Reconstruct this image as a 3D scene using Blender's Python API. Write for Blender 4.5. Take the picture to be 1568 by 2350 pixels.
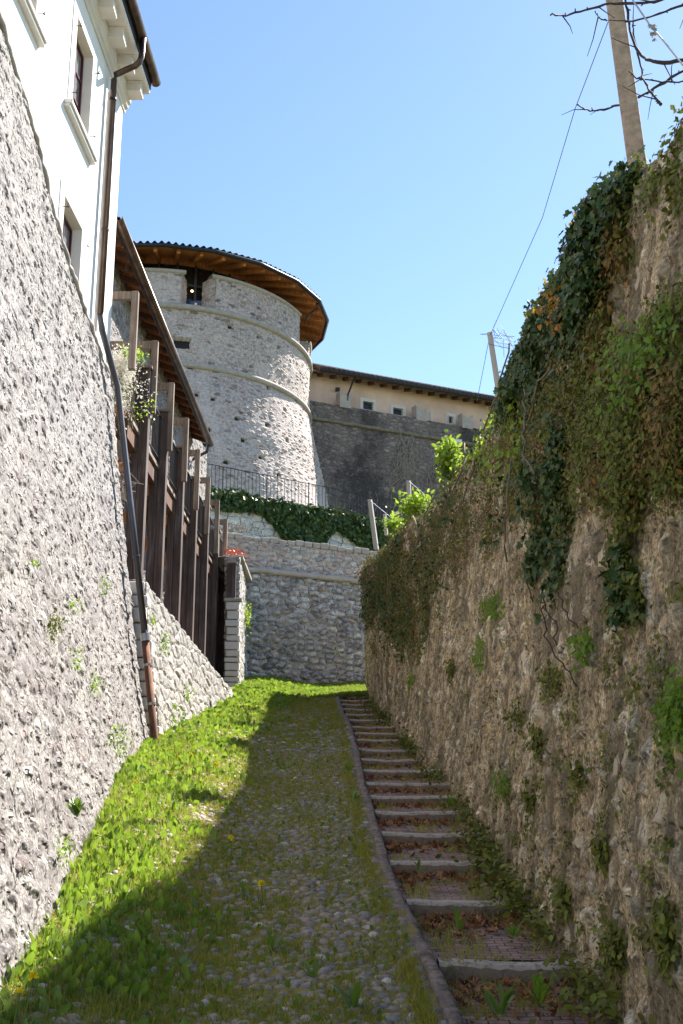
import bpy, math, random
import numpy as np
from mathutils import Vector
R = math.radians
rng = np.random.default_rng(7)
random.seed(7)
sc = bpy.context.scene
for o in list(bpy.data.objects): bpy.data.objects.remove(o)
COL = sc.collection

# ------------------------------------------------------------------ camera, world, sun, exposure
F = 2638.0; PIT = math.atan(705/2638.0); CP, SP = math.cos(PIT), math.sin(PIT)
cam = bpy.data.objects.new('camera', bpy.data.cameras.new('camera')); COL.objects.link(cam)
cam.location = (0, 0, 0); cam.rotation_euler = (R(90)+PIT, 0, 0)
cam.data.sensor_fit = 'VERTICAL'; cam.data.sensor_height = 36; cam.data.lens = 36*F/2350
cam.data.clip_start = .05; cam.data.clip_end = 3000
sc.camera = cam
SUN = Vector((.39, .48, .63)).normalized()
w = bpy.data.worlds.new('World'); sc.world = w; w.use_nodes = True
wn = w.node_tree.nodes; bg = wn['Background']
sky = wn.new('ShaderNodeTexSky'); sky.sky_type = 'NISHITA'; sky.sun_disc = False
sky.sun_elevation = math.asin(SUN.z); sky.sun_rotation = math.atan2(SUN.x, SUN.y)
sky.altitude = 200; sky.air_density = 1.0; sky.dust_density = .15; sky.ozone_density = 2.2
tn = wn.new('ShaderNodeMix'); tn.data_type = 'RGBA'; tn.blend_type = 'MULTIPLY'; tn.inputs[0].default_value = 1; tn.inputs[7].default_value = (.97, .995, 1.0, 1)
w.node_tree.links.new(sky.outputs[0], tn.inputs[6]); w.node_tree.links.new(tn.outputs[2], bg.inputs[0]); bg.inputs[1].default_value = .08
sl = bpy.data.lights.new('sun', 'SUN'); sl.energy = 5.0; sl.angle = R(.53); sl.color = (1, .95, .87)
so = bpy.data.objects.new('sun', sl); COL.objects.link(so); so.rotation_euler = SUN.to_track_quat('Z', 'Y').to_euler()
sc.view_settings.view_transform = 'Standard'; sc.view_settings.look = 'None'
sc.view_settings.exposure = 1.63; sc.view_settings.gamma = 1; sc.view_settings.use_curve_mapping = False
sc.cycles.max_bounces = 12; sc.cycles.diffuse_bounces = 8; sc.cycles.transparent_max_bounces = 6

# ------------------------------------------------------------------ helpers
def ray(x, y):
    u = (x-784)/F; v = (1175-y)/F
    return np.array((u, CP-v*SP, SP+v*CP))
def proj(P):
    P = np.atleast_2d(P); d = P[:,1]*CP+P[:,2]*SP; u = P[:,0]/d; v = (P[:,2]*CP-P[:,1]*SP)/d
    return 784+u*F, 1175-v*F
def atY(x, y, Y): r = ray(x, y); return r*(Y/r[1])
def atP(x, y, a, b): r = ray(x, y); return r*(a/(r[0]-b*r[1]))
def gz(x, Y):                                  # height of the lane
    Y = np.asarray(Y, float); x = np.asarray(x, float)
    m = -2+.18*np.minimum(Y, 31)
    t = np.clip((-x-.5)/1.6, 0, 1)
    return m+.22*t*t*(3-2*t)
def _h(i, j, s):
    v = np.sin(i*127.1+j*311.7+s*74.7)*43758.5453
    return v-np.floor(v)
def vn(x, y, s=0):
    i = np.floor(x); j = np.floor(y); f = x-i; g = y-j; f = f*f*(3-2*f); g = g*g*(3-2*g)
    return (_h(i,j,s)*(1-f)+_h(i+1,j,s)*f)*(1-g)+(_h(i,j+1,s)*(1-f)+_h(i+1,j+1,s)*f)*g
def fbm(x, y, s=0, o=4):
    r = 0; a = .5; x = np.asarray(x, float); y = np.asarray(y, float)
    for k in range(o): r = r+a*(vn(x, y, s+k)-.5)*2; x = x*2.03; y = y*2.03; a *= .5
    return r
def link(name, me, mat=None, parent=None):
    o = bpy.data.objects.new(name, me); COL.objects.link(o)
    if mat: me.materials.append(mat)
    if parent is not None:
        o.parent = parent; o.matrix_parent_inverse = parent_inv(parent)
    return o
def parent_inv(p):
    from mathutils import Matrix
    M = Matrix.Translation(p.location)
    q = p.parent
    while q is not None: q = q.parent
    return M.inverted() if p.type == 'EMPTY' else Matrix.Identity(4)
def tag(o, label=None, cat=None, group=None, kind=None):
    if label: o['label'] = label
    if cat: o['category'] = cat
    if group: o['group'] = group
    if kind: o['kind'] = kind
    return o
def empty(name, loc, label, cat, group=None):
    o = bpy.data.objects.new(name, None); COL.objects.link(o); o.location = loc
    o.empty_display_size = .1
    return tag(o, label, cat, group)
def fastmesh(name, V, Fc, smooth=False, uv=None):
    """V (n,3), Fc (m,k)"""
    V = np.asarray(V, np.float32); Fc = np.asarray(Fc, np.int32)
    me = bpy.data.meshes.new(name); me.vertices.add(len(V)); me.vertices.foreach_set('co', V.ravel())
    m, k = Fc.shape
    me.loops.add(m*k); me.loops.foreach_set('vertex_index', Fc.ravel())
    me.polygons.add(m); me.polygons.foreach_set('loop_start', np.arange(m, dtype=np.int32)*k)
    if smooth: me.polygons.foreach_set('use_smooth', np.ones(m, bool))
    if uv is not None:
        l = me.uv_layers.new(name='UVMap'); l.data.foreach_set('uv', np.asarray(uv, np.float32)[Fc.ravel()].ravel())
    me.update(calc_edges=True); me.validate(); return me
def grid(name, P, UV, mat, parent=None, smooth=True, flip=False):
    """P (nu,nv,3) UV (nu,nv,2)"""
    nu, nv = P.shape[:2]; I = np.arange(nu*nv).reshape(nu, nv)
    f = np.stack([I[:-1,:-1], I[1:,:-1], I[1:,1:], I[:-1,1:]], -1).reshape(-1, 4)
    if flip: f = f[:, ::-1]
    return link(name, fastmesh(name, P.reshape(-1,3), f, smooth, UV.reshape(-1,2)), mat, parent)
class MB:
    def __init__(s): s.v = []; s.f = []; s.uv = {}
    def add(s, vs, fs):
        n = len(s.v); s.v += [tuple(float(q) for q in v) for v in vs]; s.f += [tuple(i+n for i in f) for f in fs]; return s
    def hexa(s, p): return s.add(p, [(0,3,2,1),(4,5,6,7),(0,1,5,4),(1,2,6,5),(2,3,7,6),(3,0,4,7)])
    def box(s, a, b):
        x0,y0,z0 = a; x1,y1,z1 = b
        return s.hexa([(x0,y0,z0),(x1,y0,z0),(x1,y1,z0),(x0,y1,z0),(x0,y0,z1),(x1,y0,z1),(x1,y1,z1),(x0,y1,z1)])
    def bar(s, p, q, wd, h, up=(0,0,1)):
        p = Vector(p); q = Vector(q); d = (q-p).normalized(); up = Vector(up)
        a = d.cross(up)
        if a.length < 1e-4: a = d.cross(Vector((1,0,0)))
        a.normalize(); b = a.cross(d).normalized(); a = a*wd/2; b = b*h/2
        return s.hexa([p-a-b, p+a-b, q+a-b, q-a-b, p-a+b, p+a+b, q+a+b, q-a+b])
    def tube(s, pts, r, n=8, cap=True):
        pts = [Vector(p) for p in pts]; rs = r if isinstance(r, (list,tuple)) else [r]*len(pts); rings = []
        for i, p in enumerate(pts):
            d = (pts[min(i+1,len(pts)-1)]-pts[max(i-1,0)]).normalized()
            a = d.cross(Vector((0,0,1)))
            if a.length < .05: a = d.cross(Vector((1,0,0)))
            a.normalize(); b = a.cross(d)
            rings.append([p+(a*math.cos(t)+b*math.sin(t))*rs[i] for t in [2*math.pi*k/n for k in range(n)]])
        vs = [v for g in rings for v in g]; fs = []
        for i in range(len(pts)-1):
            for k in range(n): fs.append((i*n+k, i*n+(k+1)%n, (i+1)*n+(k+1)%n, (i+1)*n+k))
        if cap: fs.append(tuple(range(n))[::-1]); fs.append(tuple((len(pts)-1)*n+k for k in range(n)))
        return s.add(vs, fs)
    def lathe(s, prof, c=(0,0,0), a0=0, a1=360, n=64):
        """closed ring for 360; prof list of (r,z)"""
        full = abs(a1-a0-360) < 1e-6; m = n if full else n+1; vs = []
        for i in range(m):
            t = R(a0+(a1-a0)*i/n)
            for r, z in prof: vs.append((c[0]+r*math.sin(t), c[1]-r*math.cos(t), c[2]+z))
        k = len(prof); fs = []
        for i in range(n):
            j = (i+1) % m
            for q in range(k-1): fs.append((i*k+q, j*k+q, j*k+q+1, i*k+q+1))
        return s.add(vs, fs)
    def build(s, name, mat, parent=None, bevel=0, smooth=False, seg=1):
        me = bpy.data.meshes.new(name); me.from_pydata(s.v, [], s.f); me.update()
        if smooth: me.polygons.foreach_set('use_smooth', [True]*len(me.polygons))
        o = link(name, me, mat, parent)
        if bevel:
            b = o.modifiers.new('bevel', 'BEVEL'); b.width = bevel; b.segments = seg; b.limit_method = 'ANGLE'
        return o
def smooth_angle(o, a=40):
    import bmesh
    bm = bmesh.new(); bm.from_mesh(o.data)
    for f in bm.faces: f.smooth = True
    for e in bm.edges:
        if len(e.link_faces) == 2 and e.calc_face_angle(0) > R(a): e.smooth = False
    bm.to_mesh(o.data); bm.free()
def inst(name, tv, tf, pos, nrm, tip, scl, mat, parent=None, smooth=False):
    """merge many copies of a small leaf: tv in XY plane, tip +Y, normal +Z"""
    tv = np.asarray(tv, float); tf = np.asarray(tf); N = len(pos)
    n = nrm/np.linalg.norm(nrm, axis=1, keepdims=True)
    t = tip-n*(tip*n).sum(1, keepdims=True); t = t/np.maximum(np.linalg.norm(t, axis=1, keepdims=True), 1e-6)
    s = np.cross(t, n)
    scl = np.broadcast_to(np.asarray(scl, float).reshape(N, -1), (N, 3)) if np.ndim(scl) else np.full((N,3), scl)
    V = (pos[:,None,:]+tv[None,:,0:1]*(s*scl[:,0:1])[:,None,:]+tv[None,:,1:2]*(t*scl[:,1:2])[:,None,:]+tv[None,:,2:3]*(n*scl[:,2:3])[:,None,:])
    Fc = tf[None]+(np.arange(N)*len(tv))[:,None,None]
    return link(name, fastmesh(name, V.reshape(-1,3), Fc.reshape(-1, tf.shape[1]), smooth), mat, parent)
def rnd3(N, s=1.0): return rng.normal(size=(N,3))*s

# ------------------------------------------------------------------ materials
def newmat(name):
    m = bpy.data.materials.new(name); m.use_nodes = True
    return m, m.node_tree.nodes, m.node_tree.links, m.node_tree.nodes['Principled BSDF']
def ramp(N, stops, interp='LINEAR'):
    r = N.new('ShaderNodeValToRGB'); r.color_ramp.interpolation = interp; e = r.color_ramp.elements
    while len(e) < len(stops): e.new(.5)
    for q, (p, c) in zip(e, stops): q.position = p; q.color = (*c, 1) if not np.isscalar(c) else (c,c,c,1)
    return r
def noise(N, L, vec, scale, detail=5, rough=.6, dist=0):
    n = N.new('ShaderNodeTexNoise'); n.inputs['Scale'].default_value = scale; n.inputs['Detail'].default_value = detail
    n.inputs['Roughness'].default_value = rough; n.inputs['Distortion'].default_value = dist
    if vec is not None: L.new(vec, n.inputs['Vector'])
    return n
def mth(N, L, op, a, b=None, c=None, clamp=False):
    n = N.new('ShaderNodeMath'); n.operation = op; n.use_clamp = clamp
    for i, q in enumerate((a, b, c)):
        if q is None: continue
        if np.isscalar(q): n.inputs[i].default_value = q
        else: L.new(q, n.inputs[i])
    return n.outputs[0]
def mix(N, L, f, a, b, mode='MIX'):
    n = N.new('ShaderNodeMix'); n.data_type = 'RGBA'; n.blend_type = mode; n.clamp_factor = True
    for i, q in ((0, f), (6, a), (7, b)):
        if np.isscalar(q): n.inputs[i].default_value = q
        elif isinstance(q, tuple): n.inputs[i].default_value = (*q, 1)
        else: L.new(q, n.inputs[i])
    return n.outputs[2]
def sstep(N, L, v, lo, hi, a=0., b=1.):
    n = N.new('ShaderNodeMapRange'); n.interpolation_type = 'SMOOTHSTEP'
    L.new(v, n.inputs[0]); n.inputs[1].default_value = lo; n.inputs[2].default_value = hi
    n.inputs[3].default_value = a; n.inputs[4].default_value = b
    return n.outputs[0]
def stone_mat(name, su, sv, stones, mortar, edge=(.02,.12), relief=.03, warp=.12, rnd=1.0, fine=.012, stain=((.2,.2,.2),(.0),3.), stain_amt=.0,
              stain_scale=.5, coords='UV', pits=0., grain=.35, mort_amt=1., disp=True, cracks=None, rough=.9, mossy=None, lumpy=.0, pitscale=6., contrast=.35, streak=0., rounded=0., vary=.0, specks=None, crev=0., boulders=None):
    m, N, L, P = newmat(name)
    tc = N.new('ShaderNodeTexCoord'); vec = tc.outputs[coords]
    wn_ = noise(N, L, vec, 2.2*max(su,sv)/4, 3)
    vm = N.new('ShaderNodeVectorMath'); vm.operation = 'MULTIPLY_ADD'
    L.new(wn_.outputs['Color'], vm.inputs[0]); vm.inputs[1].default_value = (warp*2,)*3; L.new(vec, vm.inputs[2])
    mp = N.new('ShaderNodeMapping'); mp.inputs['Scale'].default_value = (su, sv, 1); L.new(vm.outputs[0], mp.inputs['Vector'])
    va = N.new('ShaderNodeTexVoronoi'); va.voronoi_dimensions = '2D'; va.inputs['Scale'].default_value = 1; va.inputs['Randomness'].default_value = rnd
    ve = N.new('ShaderNodeTexVoronoi'); ve.voronoi_dimensions = '2D'; ve.feature = 'DISTANCE_TO_EDGE'; ve.inputs['Scale'].default_value = 1; ve.inputs['Randomness'].default_value = rnd
    for v in (va, ve): L.new(mp.outputs[0], v.inputs['Vector'])
    sep = N.new('ShaderNodeSeparateColor'); L.new(va.outputs['Color'], sep.inputs[0])
    nz = noise(N, L, vec, 9, 8, .65); ng = noise(N, L, vec, 45, 5, .7)
    nl = noise(N, L, vec, .55, 4, .55)
    # edges of different softness so that stones vary in how deep they sit
    e2 = mth(N, L, 'ADD', ve.outputs['Distance'], mth(N, L, 'MULTIPLY', mth(N, L, 'SUBTRACT', nz.outputs[0], .5), .12))
    mask = sstep(N, L, e2, edge[0], edge[1])
    if rounded:
        rr_ = mth(N, L, 'MULTIPLY_ADD', sep.outputs[2], -vary, rounded)
        dd = mth(N, L, 'ADD', va.outputs['Distance'], mth(N, L, 'MULTIPLY', mth(N, L, 'SUBTRACT', nz.outputs[0], .5), .35))
        rm = sstep(N, L, mth(N, L, 'SUBTRACT', dd, rr_), -.10, .03, 1, 0)
        mask = mth(N, L, 'MULTIPLY', mask, rm)
    st = ramp(N, [(i/(len(stones)-1)*.999, c) for i, c in enumerate(stones)]); L.new(sep.outputs[0], st.inputs[0])
    c = mix(N, L, mth(N, L, 'SUBTRACT', 1., mask), st.outputs[0], mortar) if mort_amt >= 1 else mix(N, L, mth(N, L, 'MULTIPLY', mth(N, L, 'SUBTRACT', 1., mask), mort_amt), st.outputs[0], mortar)
    # fine grain
    g = sstep(N, L, nz.outputs[0], .3, .72, 1-contrast, 1+contrast*.7)
    vmx = N.new('ShaderNodeVectorMath'); vmx.operation = 'SCALE'; L.new(c, vmx.inputs[0]); L.new(g, vmx.inputs['Scale'])
    g2 = sstep(N, L, ng.outputs[0], .3, .7, 1-grain, 1+grain*.6)
    vmy = N.new('ShaderNodeVectorMath'); vmy.operation = 'SCALE'; L.new(vmx.outputs[0], vmy.inputs[0]); L.new(g2, vmy.inputs['Scale'])
    c = vmy.outputs[0]
    if stain_amt > 0:
        sm = noise(N, L, vec, stain_scale, 7, .62, .4)
        if streak:
            mp2 = N.new('ShaderNodeMapping'); mp2.inputs['Scale'].default_value = (1, streak, 1); L.new(vec, mp2.inputs['Vector']); L.new(mp2.outputs[0], sm.inputs['Vector'])
        k = sstep(N, L, sm.outputs[0], .42, .62, 0, stain_amt)
        c = mix(N, L, k, c, stain[0])
    bh = None
    if boulders:
        vb = N.new('ShaderNodeTexVoronoi'); vb.voronoi_dimensions = '2D'; vb.inputs['Scale'].default_value = boulders[0]; L.new(vm.outputs[0], vb.inputs['Vector'])
        sb = N.new('ShaderNodeSeparateColor'); L.new(vb.outputs['Color'], sb.inputs[0])
        bd = mth(N, L, 'ADD', vb.outputs['Distance'], mth(N, L, 'MULTIPLY', mth(N, L, 'SUBTRACT', nz.outputs[0], .5), .9))
        bh = mth(N, L, 'MULTIPLY', mth(N, L, 'GREATER_THAN', sb.outputs[0], boulders[1]), sstep(N, L, bd, .20, .38, 1, 0))
        c = mix(N, L, mth(N, L, 'MULTIPLY', bh, .8), c, mix(N, L, sb.outputs[1], boulders[2], boulders[3]))
    if crev:
        cn = noise(N, L, vec, 5, 4, .6); ck = mth(N, L, 'MULTIPLY', sstep(N, L, ve.outputs['Distance'], .015, .06, 1, 0), sstep(N, L, cn.outputs[0], .46, .56, 0, crev)); c = mix(N, L, ck, c, (.055,.045,.04))
    if specks:
        for sc_s, lo_, hi_, am_, cl_ in specks:
            sn = noise(N, L, vec, sc_s, 5, .7); c = mix(N, L, sstep(N, L, sn.outputs[0], lo_, hi_, 0, am_), c, cl_)
    if mossy:
        ms = noise(N, L, vec, mossy[1], 7, .65)
        k = sstep(N, L, ms.outputs[0], mossy[2], mossy[2]+.08, 0, .85); c = mix(N, L, k, c, mossy[0])
    L.new(c, P.inputs['Base Color']); P.inputs['Roughness'].default_value = rough
    P.inputs['Specular IOR Level'].default_value = .25
    hgt = mth(N, L, 'MULTIPLY', sstep(N, L, e2, edge[0]-.02, edge[1]+.22), mth(N, L, 'ADD', mth(N, L, 'MULTIPLY', sep.outputs[1], .9), .55))
    if rounded: hgt = mth(N, L, 'MULTIPLY', hgt, sstep(N, L, mth(N, L, 'SUBTRACT', dd, rr_), -.3, .04, 1, 0))
    hgt = mth(N, L, 'MULTIPLY', hgt, relief)
    if bh is not None: hgt = mth(N, L, 'MULTIPLY_ADD', bh, boulders[4], hgt)
    hgt = mth(N, L, 'MULTIPLY_ADD', nz.outputs[0], fine*2.2, hgt)
    fb_ = N.new('ShaderNodeBump'); fb_.inputs['Distance'].default_value = fine*.6; fb_.inputs['Strength'].default_value = 1; L.new(ng.outputs[0], fb_.inputs['Height']); L.new(fb_.outputs[0], P.inputs['Normal'])
    if lumpy: hgt = mth(N, L, 'MULTIPLY_ADD', noise(N, L, vec, 2.4, 3, .5).outputs[0], lumpy, hgt)
    if pits:
        vp = N.new('ShaderNodeTexVoronoi'); vp.voronoi_dimensions = '2D'; vp.inputs['Scale'].default_value = pitscale; L.new(vm.outputs[0], vp.inputs['Vector'])
        s2 = N.new('ShaderNodeSeparateColor'); L.new(vp.outputs['Color'], s2.inputs[0])
        on = mth(N, L, 'GREATER_THAN', s2.outputs[0], .62)
        pd = mth(N, L, 'MULTIPLY', on, sstep(N, L, vp.outputs['Distance'], .12, .38, 1, 0))
        hgt = mth(N, L, 'MULTIPLY_ADD', pd, -pits, hgt)
    d = N.new('ShaderNodeDisplacement'); L.new(hgt, d.inputs['Height']); d.inputs['Midlevel'].default_value = relief*.5+fine; d.inputs['Scale'].default_value = 1
    L.new(d.outputs[0], N['Material Output'].inputs['Displacement'])
    m.displacement_method = 'BOTH' if disp else 'BUMP'
    return m
def plain(name, col, rough=.7, var=.15, scale=8., bump=.0, metal=0., spec=.3, coords='Object', stretch=None, col2=None, bscale=None):
    m, N, L, P = newmat(name)
    tc = N.new('ShaderNodeTexCoord'); vec = tc.outputs[coords]
    if stretch:
        mp = N.new('ShaderNodeMapping'); mp.inputs['Scale'].default_value = stretch; L.new(vec, mp.inputs['Vector']); vec = mp.outputs[0]
    n = noise(N, L, vec, scale, 7, .62)
    c2 = col2 or tuple(q*(1-var) for q in col)
    r = ramp(N, [(.3, c2), (.7, tuple(min(q*(1+var), 1) for q in col))]); L.new(n.outputs[0], r.inputs[0])
    L.new(r.outputs[0], P.inputs['Base Color']); P.inputs['Roughness'].default_value = rough; P.inputs['Metallic'].default_value = metal
    P.inputs['Specular IOR Level'].default_value = spec
    if bump:
        b = N.new('ShaderNodeBump'); b.inputs['Strength'].default_value = 1; b.inputs['Distance'].default_value = bump
        nb = noise(N, L, vec, bscale or scale*3, 6, .65); L.new(nb.outputs[0], b.inputs['Height']); L.new(b.outputs[0], P.inputs['Normal'])
    return m
def leafmat(name, cols, trans=.35, rough=.5, spec=.35):
    m, N, L, P = newmat(name)
    g = N.new('ShaderNodeNewGeometry')
    r = ramp(N, [(i/max(len(cols)-1,1), c) for i, c in enumerate(cols)]); L.new(g.outputs['Random Per Island'], r.inputs[0])
    L.new(r.outputs[0], P.inputs['Base Color']); P.inputs['Roughness'].default_value = rough; P.inputs['Specular IOR Level'].default_value = spec
    t = N.new('ShaderNodeBsdfTranslucent')
    bc = mix(N, L, .5, r.outputs[0], (.30,.42,.03), 'MIX') if trans > .2 else r.outputs[0]
    L.new(bc, t.inputs[0])
    mx = N.new('ShaderNodeMixShader'); mx.inputs[0].default_value = trans
    L.new(P.outputs[0], mx.inputs[1]); L.new(t.outputs[0], mx.inputs[2]); L.new(mx.outputs[0], N['Material Output'].inputs[0])
    return m
M = {}
M['scarp'] = stone_mat('scarp_limestone', 3.3, 7.6, [(.22,.20,.19),(.37,.345,.325),(.28,.25,.24),(.47,.445,.42),(.17,.155,.155),(.32,.26,.235)], (.35,.325,.305), edge=(.0,.09), relief=.02, fine=.013, warp=.09,
    stain=((.20,.18,.178),), stain_amt=.75, stain_scale=1.5, pits=.02, lumpy=.04, pitscale=15, contrast=.4, grain=.6, rounded=.62, vary=.45, crev=1., specks=[(7,.58,.66,.6,(.17,.15,.15)),(19,.57,.64,.6,(.70,.67,.64)),(12,.60,.65,.85,(.06,.052,.05)),(2.2,.54,.64,.45,(.15,.135,.13))])
M['rubble'] = stone_mat('low_wall_stones', 3.2, 5.8, [(.32,.295,.265),(.47,.44,.40),(.40,.37,.34),(.54,.51,.47)], (.28,.25,.22), edge=(.0,.05), relief=.02, fine=.014, warp=.06, rnd=.9,
    stain=((.30,.28,.26),), stain_amt=.6, lumpy=.02, crev=.95, grain=.4)
M['far_wall'] = stone_mat('grey_rubble', 3.6, 6.8, [(.27,.265,.28),(.62,.60,.58),(.40,.385,.39),(.80,.78,.75),(.54,.45,.42),(.31,.30,.32)], (.46,.44,.42), edge=(.0,.09), relief=.09, fine=.02, warp=.06,
    rnd=.9, stain=((.42,.38,.36),), stain_amt=.5, lumpy=.05, contrast=.5, rounded=.8, vary=.3, crev=.9, specks=[(14,.60,.66,.5,(.76,.74,.72))])
M['parapet_wall'] = stone_mat('parapet_rubble', 4.0, 7.6, [(.42,.39,.38),(.62,.57,.53),(.66,.60,.55),(.55,.42,.38)], (.48,.44,.40), edge=(.0,.1), relief=.05, fine=.012, warp=.05, rnd=.85, stain=((.38,.33,.3),), stain_amt=.4, rounded=.75, vary=.3, crev=.8)
M['ashlar'] = stone_mat('white_terrace_stones', 2.4, 4.4, [(.54,.55,.56),(.72,.71,.68),(.76,.74,.70),(.46,.47,.50)], (.20,.19,.18), edge=(.0,.05), relief=.03, fine=.012, warp=.03, rnd=.5, stain=((.46,.47,.5),), stain_amt=.4, crev=.9)
M['tower'] = stone_mat('tower_rubble', 3.3, 7.6, [(.24,.18,.165),(.54,.45,.41),(.45,.335,.30),(.66,.585,.54),(.15,.12,.115),(.57,.45,.40),(.50,.42,.385)], (.52,.445,.41), edge=(.01,.12), relief=.028, fine=.012, warp=.06,
    stain=((.62,.535,.495),), stain_amt=.6, stain_scale=.4, contrast=.42, rounded=.62, vary=.5, crev=.6, specks=[(5,.58,.66,.5,(.28,.22,.20)),(14,.62,.68,.5,(.76,.70,.65))])
M['dark_wall'] = stone_mat('dark_rubble', 3.2, 5.8, [(.15,.125,.115),(.34,.28,.25),(.21,.175,.16),(.46,.385,.34)], (.20,.165,.15), edge=(.0,.14), relief=.05, fine=.02, warp=.06,
    stain=((.055,.048,.048),), stain_amt=.9, stain_scale=.4, streak=.6, rounded=.65, vary=.4, specks=[(3,.56,.64,.6,(.26,.215,.19))])
M['right'] = stone_mat('crumbling_mortar_wall', 5.2, 4.8, [(.70,.55,.36),(.84,.71,.52),(.56,.43,.28),(.88,.79,.64),(.40,.31,.21)], (.62,.48,.30), edge=(.0,.16), relief=.03, fine=.016, warp=.08,
    stain=((.15,.12,.08),), stain_amt=.82, stain_scale=2.3, lumpy=.03, pits=.03, pitscale=12, grain=.7, contrast=.6, mossy=((.15,.15,.02),3.2,.61), streak=.5, rounded=.55, vary=.45,
    specks=[(13,.56,.61,.85,(.10,.08,.055)),(30,.60,.66,.6,(.80,.74,.62)),(5,.60,.66,.6,(.80,.58,.30))], crev=.5, boulders=(4.6,.80,(.80,.70,.54),(.58,.47,.34),.008))
M['plaster'] = plain('white_plaster', (.74,.73,.71), .9, .06, 1.3, bump=.006, stretch=(1,1,.35))
M['trim'] = plain('pale_stone_trim', (.66,.62,.57), .8, .06, 6, bump=.002)
M['soffit'] = plain('stone_cornice', (.66,.61,.55), .85, .07, 4, bump=.002)
M['copper'] = plain('aged_copper', (.13,.085,.062), .38, .5, 5, metal=.75, col2=(.055,.042,.04), stretch=(1,1,.4))
M['steel'] = plain('grey_pipe', (.10,.095,.105), .42, .15, 3, metal=.7)
M['rust'] = plain('rusted_iron', (.17,.075,.042), .85, .5, 9, bump=.004, col2=(.06,.035,.026), stretch=(1,1,.5))
M['zinc'] = plain('galvanised_band', (.42,.42,.42), .4, .2, 10, metal=.6)
M['dark'] = plain('dark_metal_and_hole_shade', (.022,.022,.024), .45, .2, 6)
M['iron'] = plain('wrought_iron', (.03,.03,.032), .5, .2, 6)
M['frame_red'] = plain('oxblood_window_paint', (.075,.014,.02), .35, .12, 12)
M['curtain'] = plain('window_glass', (.22,.21,.21), .12, .2, 3, spec=.6)
def woodmat(name, a, b, c, sc_=1., rough=.8):
    m, N, L, P = newmat(name)
    tc = N.new('ShaderNodeTexCoord'); mp = N.new('ShaderNodeMapping'); mp.inputs['Scale'].default_value = (28*sc_, 28*sc_, 1.6*sc_); L.new(tc.outputs['Object'], mp.inputs['Vector'])
    n = noise(N, L, mp.outputs[0], 1, 8, .65, .3); r = ramp(N, [(.28, a), (.5, b), (.74, c)]); L.new(n.outputs[0], r.inputs[0])
    n2 = noise(N, L, tc.outputs['Object'], 1.1, 5, .6)
    col = mix(N, L, sstep(N, L, n2.outputs[0], .38, .66, 0, .6), r.outputs[0], tuple(q*.42 for q in b))
    n3 = noise(N, L, mp.outputs[0], .45, 3, .5); col = mix(N, L, sstep(N, L, n3.outputs[0], .60, .72, 0, .45), col, (.24,.22,.22))
    L.new(col, P.inputs['Base Color']); P.inputs['Roughness'].default_value = rough; P.inputs['Specular IOR Level'].default_value = .25
    bp = N.new('ShaderNodeBump'); bp.inputs['Distance'].default_value = .004; L.new(n.outputs[0], bp.inputs['Height']); L.new(bp.outputs[0], P.inputs['Normal'])
    return m
M['post'] = woodmat('weathered_post_wood', (.04,.03,.027), (.10,.068,.058), (.22,.17,.15))
M['timber'] = woodmat('grey_brown_timber', (.12,.08,.06), (.26,.19,.145), (.46,.38,.31))
M['orange'] = woodmat('warm_larch_wood', (.22,.08,.028), (.55,.21,.065), (.74,.34,.12), .6, .6)
M['dkwood'] = woodmat('dark_joist_wood', (.06,.03,.02), (.13,.06,.035), (.20,.11,.07))
M['tile'] = plain('old_roof_tiles', (.10,.075,.065), .85, .35, 7, bump=.01)
M['pink'] = plain('pink_plaster', (.74,.54,.42), .92, .08, .9, bump=.006, col2=(.55,.39,.31))
M['course'] = plain('string_course_stone', (.40,.355,.31), .85, .18, 5, bump=.012)
M['course2'] = plain('mossy_course_stone', (.20,.175,.13), .9, .3, 5, bump=.012)
M['concrete'] = plain('weathered_concrete', (.44,.33,.24), .95, .25, 14, bump=.012, col2=(.30,.22,.16))
M['bark'] = plain('bare_bark', (.055,.042,.036), .9, .3, 20, bump=.004)
M['whitewood'] = plain('silvered_wood_stake', (.40,.37,.33), .85, .15, 10, bump=.003, stretch=(4,4,1))
M['wire'] = plain('wire_steel', (.05,.05,.055), .5, .1, 5)
M['wire_pale'] = plain('galvanised_wire', (.38,.38,.40), .4, .1, 5, metal=.5)
M['glass'] = plain('blue_reflecting_glass', (.04,.075,.15), .08, .2, 3, spec=.8)
M['blackglass'] = plain('dark_window_glass', (.016,.017,.02), .1, .2, 3, spec=.8)
M['whitepaint'] = plain('white_paint', (.7,.7,.7), .5, .05, 5)
M['palepipe'] = plain('pale_green_pipe', (.42,.50,.47), .5, .1, 5)
M['granite'] = plain('kerb_stone', (.31,.25,.215), .92, .3, 18, bump=.02, col2=(.12,.095,.08))
M['riser'] = plain('worn_step_stone', (.36,.29,.235), .88, .3, 9, bump=.018, col2=(.19,.145,.11))
M['soil'] = plain('lane_soil_and_moss', (.24,.21,.07), 1, .35, 7, bump=.02, col2=(.19,.14,.085), spec=.1)
M['terr'] = plain('hillside_soil', (.08,.09,.035), 1, .4, .4, spec=.1)
M['ivy'] = leafmat('ivy_leaves', [(.022,.048,.014),(.035,.078,.018),(.05,.095,.022),(.07,.115,.034),(.13,.155,.035)], .12, .45, .3)
M['ivy_mid'] = leafmat('climber_leaves', [(.06,.085,.015),(.10,.135,.02),(.15,.18,.028),(.15,.12,.03),(.22,.22,.035),(.06,.09,.02)], .2, .55)
M['dry'] = leafmat('dry_climber_leaves', [(.20,.115,.045),(.28,.17,.06),(.17,.12,.04),(.13,.13,.035),(.36,.18,.045)], .15, .7, .2)
M['autumn'] = leafmat('orange_leaves', [(.55,.20,.03),(.60,.30,.05),(.40,.14,.03)], .3, .6)
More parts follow.
